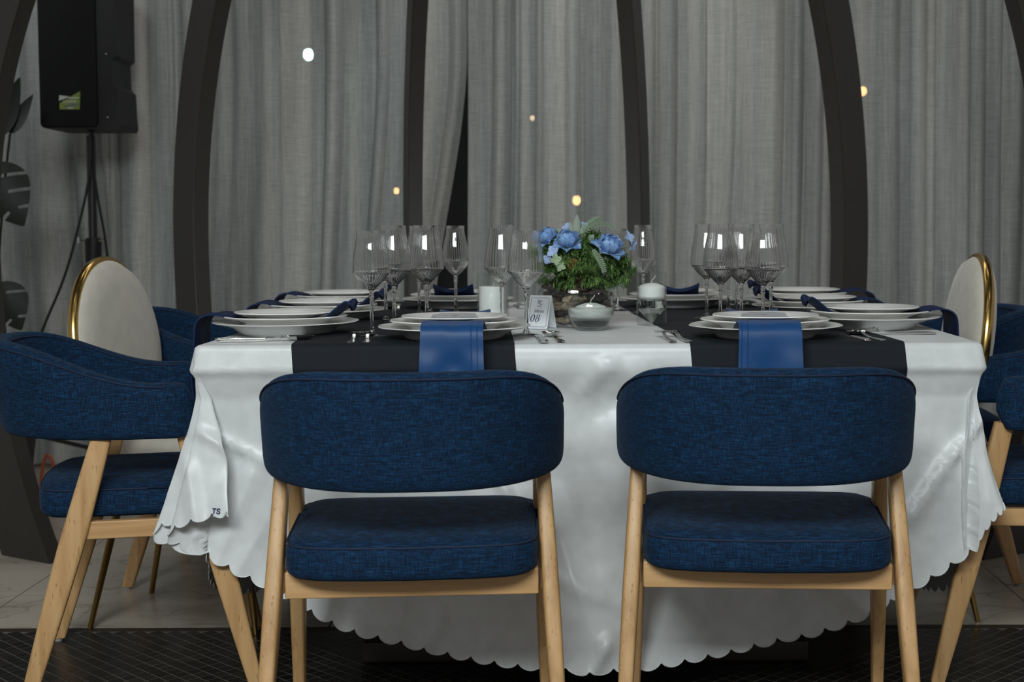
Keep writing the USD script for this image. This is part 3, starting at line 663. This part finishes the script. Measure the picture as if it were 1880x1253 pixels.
T0 = ZT + .0015; sides = {}
SET = [  # name of the place, x, y, facing (the way the diner looks), edge distance
    ('front left', -.290, 3.118, 0, .138, 1), ('front right', .382, 3.112, 0, .132, -1),
    ('left side nearest', -.690, 3.285, -90, .13, 1), ('left side middle', -.690, 3.76, -90, .13, -1), ('left side farthest', -.725, 4.265, -90, .095, 1),
    ('right side nearest', .665, 3.40, 90, .155, 1), ('right side middle', .605, 3.88, 90, .215, -1), ('right side farthest', .640, 4.33, 90, .18, 1),
    ('far left', -.388, 4.29, 180, .33, 1), ('far right', .262, 4.29, 180, .33, -1)]


def fork_parts():
    head = Polygon([(-.0125, 0), (-.0125, -.055 + .02), (-.009, -.048), (-.003, -.060), (.003, -.060), (.009, -.048), (.0125, -.035), (.0125, 0)])
    for x in (-.0066, 0, .0066): head = head.difference(sbox(x - .0013, -.030, x + .0013, .01))
    hd = extr(head, .0018).subdivide_to_size(.006); v = hd.vertices; v[:, 1] += .095; y = v[:, 1]; v[:, 2] += .010 - 9 * (y - .055) * (.095 - y) * .35 * (y > .03); hd.vertices = v
    hp = Polygon([(-.003, .036), (.003, .036), (.0038, -.02), (.0075, -.085), (.0065, -.094), (0, -.0965), (-.0065, -.094), (-.0075, -.085), (-.0038, -.02)]).buffer(.0006)
    h = extr(hp, .0028).subdivide_to_size(.010); v = h.vertices; v[:, 2] += .0005 + .010 * np.clip((v[:, 1] + .02) / .06, 0, 1) ** 2; h.vertices = v
    return [('tines', hd), ('handle', h)]


def spoon_parts():
    a = np.linspace(0, 2 * PI, 28, endpoint=False); R = []
    for k, d in ((1, 0), (.85, -.004), (.6, -.0065), (.3, -.0078)): R.append(np.c_[.0205 * k * np.cos(a), .031 * k * np.sin(a) * (1 + .12 * np.sin(a)), np.full(28, d)])
    B = [r + [0, 0, -.0012] for r in R[::-1]]
    b = out(grid(R[::-1] + [R[0] * [1.02, 1.02, 1]] + B[::-1], close_v=True, cap0=True, cap1=True)); b.apply_translation([0, .068, .0105])
    return [('bowl', b), ('handle', fork_parts()[1][1])]


def knife_parts():
    bl = Polygon([(-.005, -.005), (.006, -.005), (.0085, .03), (.0095, .085), (.006, .105), (.0, .112), (-.005, .10)])
    b = extr(bl, .0016); b.apply_translation([0, 0, .0008])
    hp = Polygon([(-.0045, -.005), (.0045, -.005), (.006, -.06), (.0085, -.095), (.0055, -.108), (-.0055, -.108), (-.0085, -.095), (-.006, -.06)])
    h = tm(m3.Manifold.hull(m3.Manifold.batch_hull([m3.Manifold.sphere(.0032, 10).translate((x * .8, y, .0034)) for x, y in hp.exterior.coords])))
    return [('blade', b), ('handle', h)]


_first = {}


def cutlery(kind, parts, loc, rz, label):
    if kind not in _first:
        t = thing(kind, label, kind, loc, rz, )
        for n, m in parts: obj(n, m, 'silver', t, 40)
        _first[kind] = t
    else: dup(_first[kind], loc, rz, label)


FP, SPN, KNF = fork_parts(), spoon_parts(), knife_parts()
plates = {}
for name, x, y, deg, ed, flip in SET:
    rz = math.radians(deg); c, s = math.cos(rz), math.sin(rz); loc = lambda lx, ly, lz: (x + c * lx - s * ly, y + s * lx + c * ly, T0 + lz)
    if 'L' not in plates:
        plates['L'] = plate('charger_plate', .165, .10, .026, f'large deep white charger plate at the bottom of the {name} place setting', loc(0, 0, 0), rz)
        plates['M'] = plate('dinner_plate', .1395, .085, .026, f'white dinner plate between charger and top plate at the {name} place setting', loc(0, 0, .0125), rz)
        plates['S'] = plate('side_plate', .115, .068, .0165, f'small white plate on top of the napkin at the {name} place setting', loc(0, 0, .031), rz)
    else:
        dup(plates['L'], loc(0, 0, 0), rz + .3, f'large deep white charger plate at the bottom of the {name} place setting')
        dup(plates['M'], loc(0, 0, .0125), rz + .7, f'white dinner plate between charger and top plate at the {name} place setting')
        dup(plates['S'], loc(0, 0, .031), rz + 1.1, f'small white plate on top of the napkin at the {name} place setting')
    nk = thing('napkin', f'folded blue satin napkin hanging over the table edge from the {name} plates' if deg == 0 else f'dark navy napkin tucked under the top plate of the {name} place setting', 'napkin', loc(.012 * flip if deg == 0 else 0, 0, 0), rz)
    P = napkin(max(ed + (.045 if deg == 0 else .02), .180), flip, len(name) + x, deg != 0)
    nm = 'napkin_satin' if deg == 0 else 'napkin_dark'
    obj('folded_cloth', strip_solid(P, .0035), nm, nk, 50)
    e0 = 19 if flip > 0 else 0
    for k, col in enumerate(([17, 18], [19, 20]) if flip > 0 else ([3, 4], [1, 2])):
        du = np.cross(np.gradient(P, axis=0), np.gradient(P, axis=1)); du /= np.linalg.norm(du, axis=-1, keepdims=True)
        sgn = -1 if du[60, 10][1] > 0 else 1
        obj('hem', tube(P[12:, col[0]] + sgn * du[12:, col[0]] * .0018, .0011, 5), nm, nk)
    if deg in (0, 180):
        cp = Polygon([(-.048, -.045), (.048, -.045), (.042, .038), (.02, .052), (-.026, .05), (-.045, .03)]).buffer(.004)
        m = extr(cp, .0008).subdivide_to_size(.012); v = m.vertices; v[:, 2] += .5 * v[:, 0] ** 2 + .12 * np.maximum(v[:, 1], 0); m.vertices = v
        t = thing('menu_card', f'pale grey menu card lying on the top plate of the {name} place setting', 'card', loc(.0, .01, .0445), rz + .08 * flip)
        obj('card_sheet', m, 'menu_paper', t, False)
        tx = meshkit.text_mesh('RC', .006, .0004); tx.apply_translation([-.005, .018, .0036]); obj('card_print', tx, 'ink_grey', t, False)
    # forks left of the diner, knife and spoon right
    lx = .185 if deg == 0 else .178
    yo = -.015 if deg == 0 else .0
    cutlery('fork', FP, loc(-lx - (.0 if name != 'front left' else 0), yo - .01, 0), rz + .14, f'silver fork on the inner left of the {name} plate stack')
    cutlery('fork', FP, loc(-lx - .030, yo - .012, 0), rz + .10, f'silver fork on the outer left of the {name} plate stack')
    cutlery('knife', KNF, loc(lx, yo - .002, 0), rz + .12, f'silver knife on the right of the {name} plate stack')
    cutlery('spoon', SPN, loc(lx + .034, yo + .0, 0), rz + .16, f'silver spoon outside the knife at the {name} place setting')


# ---------------------------------------------------------------- glasses
def goblet(name, label, H, rr, rm, zm, zb):
    t = thing(name, label, 'glass')
    n, NF = 144, 36
    cone = spline([(.0050, zb), (.0064, zb + .0035), (.0142, zb + .0115), (.0266, zb + .0250), (rm, zm)], 16)
    wall = spline([(rm, zm), (rm - .0012, zm + .020), ((rm + rr) / 2 + .0008, (zm + H) / 2), (rr + .0008, H - .02), (rr, H)], 20)[1:]
    O = np.vstack([cone, wall]); nc = len(cone); nO = len(O); d = np.gradient(O, axis=0); nn = np.c_[d[:, 1], -d[:, 0]]; nn /= np.linalg.norm(nn, axis=1, keepdims=True)
    tk = np.interp(O[:, 1], [zb, zb + .012, zm, zm + .02, H], [.006, .0042, .0021, .0015, .0012]); I = (O - nn * tk[:, None])[::-1]; I = [q for q in I if q[0] > .0035 and q[1] > zb + .0045]
    pr = [(0, zb - .0005)] + [tuple(q) for q in O] + [tuple(q) for q in I] + [(0, I[-1][1] - .0004)]
    zz = np.array([q[1] for q in pr]); inn = np.arange(len(pr)) > nO
    am = np.where(zz > zm, np.where(inn, .0045, .0016), np.where(inn, .010, .015)) * np.clip((H - .004 - zz) / .01, 0, 1) * np.clip((np.array([q[0] for q in pr]) - .006) / .012, 0, 1)
    fr = lambda th_, i: 1 + am[i] * np.cos(th_ * NF)
    obj('bowl', out(lathe(pr, n, fr)), 'glass', t, 60)
    stp = [(0, .0065), (.0085, .0068), (.0058, .0115), (.0042, .02), (.0038, .05), (.0040, zb - .016), (.0062, zb - .012), (.0045, zb - .008), (.0055, zb - .001), (0, zb - .001)]
    obj('stem', out(lathe(stp, 24)), 'glass', t, 50)
    obj('foot', out(lathe([(0, 0), (.034, 0), (.0352, .0008), (.034, .0018), (.018, .0040), (.009, .0062), (0, .0064)], 64)), 'glass', t, 40)
    return t


GR = None; G = {}
KIND = {'R': ('water_goblet', .2455, .0300, .0425, .1405, .098), 'W': ('wine_glass', .2335, .0320, .0410, .1420, .100), 'S': ('slim_goblet', .2440, .0250, .0365, .1480, .103)}
GL = [(-.477, 3.175, 'W', 'ribbed wine glass leftmost of all, nearest, between the left forks and front left plates'),
      (-.459, 3.408, 'R', 'tall ribbed goblet just behind the leftmost wine glass'),
      (-.514, 3.661, 'W', 'ribbed wine glass partly hidden behind the second goblet from the left'),
      (-.392, 3.496, 'R', 'tall ribbed goblet right behind the front left plate stack, third rim from the left'),
      (-.457, 3.90, 'S', 'slim goblet mostly hidden behind the goblet at the back of the front left plates'),
      (-.449, 4.071, 'W', 'ribbed wine glass deepest in the left cluster before the far left setting'),
      (-.364, 3.966, 'S', 'slim goblet standing alone right of the left cluster before the curtain slit'),
      (-.211, 3.524, 'R', 'tall ribbed goblet in front of the white pillar candle'),
      (-.138, 3.205, 'W', 'ribbed wine glass in front of the table number card'),
      (.082, 4.114, 'W', 'ribbed glass half hidden behind the right of the flower centrepiece'),
      (.153, 4.007, 'S', 'slim goblet behind the tall candle cylinder right of the flowers'),
      (.309, 3.763, 'R', 'tall ribbed goblet leftmost of the right-hand cluster'),
      (.314, 3.421, 'R', 'tall ribbed goblet large in the middle of the right-hand cluster'),
      (.393, 3.825, 'S', 'slim goblet behind the middle of the right-hand cluster, foot on the dark runner'),
      (.371, 3.492, 'R', 'tall ribbed goblet between the large middle goblet and the right wine glass'),
      (.393, 4.042, 'W', 'ribbed wine glass deepest in the right-hand cluster before the far right setting'),
      (.401, 3.31, 'W', 'ribbed wine glass with lower rim, nearest in the right-hand cluster'),
      (.452, 3.566, 'R', 'tall ribbed goblet rightmost of the right-hand cluster, behind the lower wine glass')]
for k, (x, y, kd, lab) in enumerate(GL):
    if kd not in G: G[kd] = goblet(KIND[kd][0], lab, *KIND[kd][1:]); move(G[kd], (x, y, T0), k * .7)
    else: dup(G[kd], (x, y, T0), k * .7, lab)

# ---------------------------------------------------------------- centre of the table
def vessel(name, label, prof_out, thick, loc, wl=None, n=72):
    """Glass vessel from its outer profile (bottom to rim); wl: water level."""
    t = thing(name, label, 'vase' if 'vase' in name else 'candle holder', loc)
    o = np.array(prof_out); d = np.gradient(o, axis=0); nn = np.c_[-d[:, 1], d[:, 0]]; nn /= np.linalg.norm(nn, axis=1, keepdims=True)
    i = o + nn * thick; i[:, 0] = np.maximum(i[:, 0], .001); i[0] = [.001, thick * 1.6]; i = i[i[:, 1] >= thick * 1.2]
    obj('glass_wall', out(lathe([(0, 0)] + [tuple(q) for q in o] + [tuple(q) for q in i[::-1]] + [(0, i[0][1])], n)), 'thin_glass', t, 40)
    if wl is not None:
        z = i[:, 1]; keep = z < wl; w = i[keep] + np.array([.0003, 0]); w = np.vstack([w, [np.interp(wl, z, i[:, 0]) + .0003, wl]])
        obj('water', out(lathe([(0, w[0][1])] + [tuple(q) for q in w] + [(0, wl)], n)), 'water', t, 40)
    return t


def arc(R, cz, z0, z1, n=24):
    z = np.linspace(z0, z1, n); return [(math.sqrt(max(R * R - (q - cz) ** 2, 1e-8)), q) for q in z]


def float_candle(label, R, h, loc, flat=False):
    t = thing('floating_candle', label, 'candle', loc)
    obj('wax_body', solid_lathe([(0, 0), (R * .85, 0), (R * .97, h * .06), (R, h * .14), (R, h * .72), (R * .97, h * .76), (R * .8, h * .86), (R * .4, h * .97), (0, h)] if flat else [(0, 0), (R * .80, 0), (R * .95, h * .12), (R, h * .35), (R, h * .55), (R * .93, h * .64), (R * .7, h * .80), (R * .3, h * .97), (0, h)], 48), 'wax', t, 50)
    obj('wick', tube(spline([(0, 0, h * .95), (.001, 0, h + .006), (.006, 0, h + .012), (.009, 0, h + .018)], 10), .0011, 6), 'wick', t)


# fishbowl with floating candle
vessel('candle_bowl', 'small round glass bowl of water holding a floating candle before the flowers', [(.028, 0.0005)] + arc(.0545, .047, .006, .088), .0022, (.006, 3.362, T0), .054)
float_candle('white floating candle inside the small round glass bowl', .0435, .034, (.006, 3.362, T0 + .030))
# cylinder with floating candle
vessel('candle_cylinder', 'tall clear glass cylinder of water right of the flowers with a floating candle on top', [(.0355, 0.0003), (.0365, .001), (.0365, .04), (.0365, .09), (.0365, .13)], .0025, (.155, 3.523, T0), .070, 64)
float_candle('white floating candle at the top of the tall glass cylinder', .0334, .040, (.155, 3.523, T0 + .063), True)
# pillar candle in a cylinder
vessel('candle_cylinder', 'clear glass cylinder round the white pillar candle left of the table number', [(.0385, 0.0003), (.0395, .001), (.0395, .04), (.0395, .09), (.0395, .125)], .0022, (-.236, 3.575, T0), None, 64)
t = thing('pillar_candle', 'white pillar candle inside a glass cylinder left of the table number', 'candle', (-.236, 3.575, T0 + .0042))
obj('wax_body', solid_lathe([(0, 0), (.0345, 0), (.0352, .001), (.0352, .088), (.0345, .0895), (.02, .0885), (0, .088)], 48), 'wax', t, 50)
obj('wick', tube(spline([(0, 0, .088), (.001, 0, .094), (.004, 0, .099)], 8), .001, 6), 'wick', t)

# table number card
cd = thing('table_number_card', 'white folded tent card printed Mesa 08 in front of the flower vase', 'card', (-.112, 3.43, T0), math.radians(-24))
CW, CHh, SPD = .056, .078, .026
tl = math.atan2(SPD, CHh); LL = math.hypot(SPD, CHh)
pan = box(-CW / 2, CW / 2, -.0004, .0004, 0, LL)
obj('front_panel', rot(pan, -tl, [1, 0, 0], (0, -SPD, 0)), 'paper', cd, False)
obj('back_panel', rot(pan, tl, [1, 0, 0], (0, SPD, 0)), 'paper', cd, False)


def ell(cx, cy, rx, ry): return affinity.scale(Point(cx, cy).buffer(1, 24), rx, ry)


zero = ell(0, .5, .30, .5).difference(ell(0, .5, .155, .455))
eight = union_all([ell(0, .74, .235, .26).difference(ell(0, .75, .12, .215)), ell(0, .27, .285, .27).difference(ell(0, .265, .16, .22))])
num = union_all([zero, affinity.translate(eight, .72, 0)]); num = affinity.affine_transform(num, [.0185, .0185 * .20, 0, .0185, 0, 0])
mono = meshkit.text_mesh('R', .0105, .0003); mono.apply_scale([.75, 1, 1]); mc = meshkit.text_mesh('C', .0105, .0003); mc.apply_scale([.75, 1, 1]); mc.apply_translation([.0058, -.002, 0])


def onface(m, x, z):
    m = tm(m).copy(); m = rot(m, PI / 2, [1, 0, 0]); m.apply_translation([x, -.0006, z]); return rot(m, -tl, [1, 0, 0], (0, -SPD, 0))


obj('number_print', onface(extr(num, .0003), -.0155, .0165), 'ink_navy', cd, False, label='dark blue italic number 08')
ms = meshkit.text_mesh('Mesa', .0078, .0003); ms.apply_scale([.9, 1, 1]); obj('word_print', onface(ms, -.0115, .0395), 'ink_grey', cd, False, label='thin grey word Mesa')
obj('monogram', [onface(mono, -.0065, .0605), onface(mc, -.0065, .0605)], 'ink_grey', cd, False, label='grey RC monogram')
obj('small_print', onface(box(-.005, .005, .0, .0012, 0, .0003), 0, .0545), 'ink_grey', cd, False)
fr = Polygon([(-.024, .004), (.024, .004), (.024, .076), (-.024, .076)]).buffer(-.004).buffer(.004); fr = fr.difference(fr.buffer(-.0009))
obj('border_print', onface(extr(fr, .0003), 0, 0.0), 'ink_grey', cd, False)

# vase and flower arrangement
VX, VY = -.030, 3.50
vessel('flower_vase', 'round clear glass vase with bark pieces under the blue flowers', [(.050, 0.0005)] + arc(.0945, .066, .010, .124, 30), .003, (VX, VY, T0))
rg = np.random.default_rng(11)
fa = thing('flower_arrangement', 'centrepiece of blue peonies and green sprigs standing in a glass vase', 'flowers', (VX, VY, T0))
for k in range(16):
    z = .016 + .017 * (k % 4) + rg.uniform(-.003, .003); a = rg.uniform(0, PI); rr = math.sqrt(max(.084 ** 2 - (z - .066) ** 2, .001)); off = rg.uniform(-.5, .5) * rr
    if k < 4: a, off, z = rg.uniform(-.2, .2), -.070 + .004 * k, .052 + .016 * (k % 2); rr = .062
    hl = math.sqrt(max(rr * rr - off * off, .0004)) * .86; d = np.array([math.cos(a), math.sin(a), 0]); n_ = np.array([-d[1], d[0], 0])
    pts = [n_ * off + d * hl * f + np.array([0, 0, z + .004 * math.sin(4 * f + k)]) for f in np.linspace(-1, 1, 9)]
    obj('bark_stick', tube(pts, (.0085 + .002 * np.sin(np.arange(9) * 2.1 + k)) * (1 if k < 4 else .8), 9), 'bark', fa, 40)
ms = []
for k in range(260):
    z = rg.uniform(.008, .118); rr = math.sqrt(max(.086 ** 2 - (z - .066) ** 2, .0005)) * math.sqrt(rg.uniform(.25, 1)); a = rg.uniform(0, 2 * PI)
    if z < .075 and math.sin(a) < -.2 and rr > .055: continue
    s = trimesh.creation.icosphere(1, rg.uniform(.005, .012)); s.vertices *= (1 + .5 * (rg.random((len(s.vertices), 1)) - .5)); s.apply_scale([1.3, 1.3, .6])
    s.apply_translation([rr * .93 * math.cos(a), rr * .93 * math.sin(a), z]); ms.append(s)
obj('moss', ms, 'moss_brown', fa, True, kind='stuff')
core = trimesh.creation.icosphere(2, .062); core.apply_scale([1.12, 1.12, .85]); core.apply_translation([0.005, 0, .160]); core.vertices += .01 * (rg.random(core.vertices.shape) - .5)
obj('foam_core', core, 'foliage_green', fa, True)


def blade(p, d, L, w, bend, up=np.array([0, 0, 1.])):
    d = d / np.linalg.norm(d); s = np.cross(d, up);
    if np.linalg.norm(s) < .05: s = np.array([1., 0, 0])
    s /= np.linalg.norm(s); f = np.array([0, .35, .7, 1.0]); wd = np.array([.5, 1, .75, .05]) * w
    c = p + d * (f * L)[:, None] + np.array([0, 0, -1]) * (bend * f ** 2)[:, None]
    v = np.empty((8, 3)); v[0::2] = c - s * wd[:, None] / 2; v[1::2] = c + s * wd[:, None] / 2
    return v, np.array([[0, 1, 3], [0, 3, 2], [2, 3, 5], [2, 5, 4], [4, 5, 7], [4, 7, 6]])


def blades(lst):
    V, Fc, n = [], [], 0
    for v, f in lst: V.append(v); Fc.append(f + n); n += len(v)
    return trimesh.Trimesh(np.vstack(V), np.vstack(Fc), process=False)


C0 = np.array([.005, 0, .155]); bl = []
for k in range(330):
    a = rg.uniform(0, 2 * PI); e = rg.uniform(-.62, 1.25); d = np.array([math.cos(a) * math.cos(e), math.sin(a) * math.cos(e), math.sin(e)])
    rad = np.array([.110, .102, .078]) * rg.uniform(.80, 1.0); p = C0 + d * rad
    if e < -.3: p[2] -= .012
    if k > 285: p = np.array([.112, -.01, .135]) + rg.normal(0, 1, 3) * [.014, .02, .018]; d = rg.normal(0, 1, 3); d /= np.linalg.norm(d)
    for j in range(26):
        q = d + rg.normal(0, .65, 3) + [0, 0, .12]; q /= np.linalg.norm(q); L = rg.uniform(.012, .024)
        pp = p - d * rg.uniform(.0, .016); bl.append(blade(pp, q, L, rg.uniform(.0018, .0034), .004))
        if j % 3 == 0: bl.append(blade(pp + q * L * .5, q + rg.normal(0, .6, 3), L * .6, .0022, .002)); bl.append(blade(pp + q * L * .65, q + rg.normal(0, .6, 3), L * .5, .002, .002))
obj('greenery', blades(bl), 'foliage_green', fa, True, kind='stuff')


def petal(w, L, cup, curl, seed):
    u, v = np.meshgrid(np.linspace(-1, 1, 8), np.linspace(0, 1, 7), indexing='ij'); wd = w * (.38 + .62 * np.sin(PI * np.clip(v, 0, 1) ** .8 * .62 ) ) * np.sqrt(np.clip(1 - np.clip((v - .62) / .40, 0, 1) ** 2, .05, 1))
    x = u * wd / 2; y = v * L * (1 - .10 * u * u); z = cup * (u * u) * w * .6 * v + curl * v ** 2 * L + .0015 * np.sin(5 * u + seed) * v
    return grid(np.stack([x, y, z], -1))


def peony(parent, c, axis, R, seed):
    f = UsdGeom.Xform.Define(stage, path_of(parent) + '/' + numbered(path_of(parent), 'peony')).GetPrim()
    rg_ = np.random.default_rng(seed); ax = np.array(axis, float); ax /= np.linalg.norm(ax); x = np.cross([0, 0, 1.], ax); x /= np.linalg.norm(x); y = np.cross(ax, x)
    T = np.eye(4); T[:3, 0], T[:3, 1], T[:3, 2], T[:3, 3] = x, y, ax, c
    rings = [(6, .58, .10, .28), (7, .62, .2, .55), (7, .62, .32, .82), (7, .56, .45, 1.05), (6, .46, .5, 1.22), (5, .36, .55, 1.32), (5, .24, .5, 1.42)]
    for r, (n, wr, cup, el) in enumerate(rings):
        for k in range(n):
            p = petal(R * wr * 1.75, R * (1.05 - .05 * r) * rg_.uniform(.92, 1.05), .42, -.10 if r == 0 else .34, rg_.uniform(0, 6))
            p = rot(p, el + rg_.uniform(-.08, .08), [1, 0, 0]); p.apply_translation([0, R * (.16 - .018 * r), -R * .12 + .012 * R * r])
            p = rotz(p, 2 * PI * (k + .5 * (r % 2) + rg_.uniform(-.15, .15)) / n); p.apply_transform(T)
            obj('petal', p, 'petal_core' if r >= 5 else 'petal_blue', f, True)


peony(fa, (-.018, -.080, .198), (-.02, -.42, .91), .035, 1)
peony(fa, (.076, -.062, .186), (.42, -.42, .80), .0375, 2)
peony(fa, (-.062, -.048, .212), (-.70, -.35, .62), .027, 3)


def blossom(c, axis, R, mt, n=4, seed=0):
    ax = np.array(axis, float); ax /= np.linalg.norm(ax); x = np.cross([0, 0.2, 1.], ax); x /= np.linalg.norm(x); y = np.cross(ax, x); T = np.eye(4); T[:3, 0], T[:3, 1], T[:3, 2], T[:3, 3] = x, y, ax, c
    ms = []
    for k in range(n):
        R_ = R * .8; p = petal(R_ * .85, R_, .3, -.2, k + seed); p = rot(p, .35, [1, 0, 0]); ms.append(rotz(p, 2 * PI * k / n + seed))
    m = trimesh.util.concatenate(ms); m.apply_transform(T); obj('small_blossom', m, mt, fa, True)
    base = np.array(c) * [.6, .4, .9]; obj('blossom_stem', tube([base, c], .0012, 5), 'pale_fern', fa)


blossom((.128, -.03, .215), (.5, -.6, .3), .020, 'petal_pale', 4, .3); blossom((.136, -.03, .196), (.8, -.5, -.3), .020, 'petal_pale', 4, 1.)
blossom((-.052, -.098, .182), (-.3, -1, .1), .021, 'petal_pale', 4, .5); blossom((-.046, -.103, .164), (.1, -1, -.1), .019, 'petal_green', 4, .2); blossom((-.064, -.09, .165), (-.4, -1, -.2), .018, 'petal_pale', 4, .9)
blossom((-.020, -.01, .238), (-.4, -.6, .6), .019, 'petal_pale', 4, .1); blossom((.022, .0, .242), (.3, -.6, .6), .018, 'petal_pale', 4, .7)
blossom((-.036, -.098, .148), (.2, -1, .1), .018, 'petal_green', 4, 1.2)
bm = []
for k in range(90):
    d = rg.normal(0, 1, 3); d /= np.linalg.norm(d)
    if d[1] > .3: continue
    s = trimesh.creation.icosphere(1, .0021); s.apply_translation(np.array([-.006, -.092, .152]) + d * .0125); bm.append(s)
obj('berry_cluster', bm, 'berry_brown', fa, True, kind='stuff')


def leaf(p0, p1, w, nx):
    p0, p1 = np.array(p0), np.array(p1); f = np.linspace(0, 1, 9); c = p0 + (p1 - p0) * f[:, None] + np.array(nx) * (.18 * np.linalg.norm(p1 - p0) * f * (1 - f))[:, None]
    s = np.cross(p1 - p0, [0, -1., .15]); s /= np.linalg.norm(s); wd = w * np.sin(PI * f ** .8) ** .7 + .0004
    return grid(np.stack([c - s * wd[:, None] / 2 + [0, .003, 0], c, c + s * wd[:, None] / 2 + [0, .003, 0]], 1))


for p0, p1, w in (((.002, -.03, .215), (.004, -.02, .272), .017), ((-.01, -.035, .205), (-.046, -.035, .238), .015), ((.012, -.03, .21), (.022, -.02, .250), .013), ((-.004, -.03, .21), (-.014, -.03, .255), .012), ((.03, -.06, .205), (.045, -.07, .222), .014)):
    obj('grey_leaf', leaf(p0, p1, w, (0, -1, 0)), 'grey_leaf', fa, True)
for pts, L in (([(.02, -.04, .215), (.05, -.045, .245), (.085, -.05, .243), (.098, -.05, .224)], .008), ([(.04, -.098, .19), (.055, -.105, .168), (.065, -.105, .148), (.068, -.102, .132)], .010), ([(.02, -.05, .225), (.04, -.03, .252), (.06, -.02, .262)], .012)):
    c = spline(pts, 15); b = []
    for k in range(1, 14):
        tg = c[min(k + 1, 14)] - c[k - 1]; tg /= np.linalg.norm(tg); s = np.cross(tg, [0, -1., 0]); s /= np.linalg.norm(s)
        for sg in (-1, 1): b.append(blade(c[k], s * sg + tg * .5, L * math.sin(PI * (k + 1) / 16) ** .5, .0038, .001, np.array([0, -1., .1])))
    obj('fern_frond', [blades(b), tube(c, .0008, 4)], 'pale_fern', fa, True)
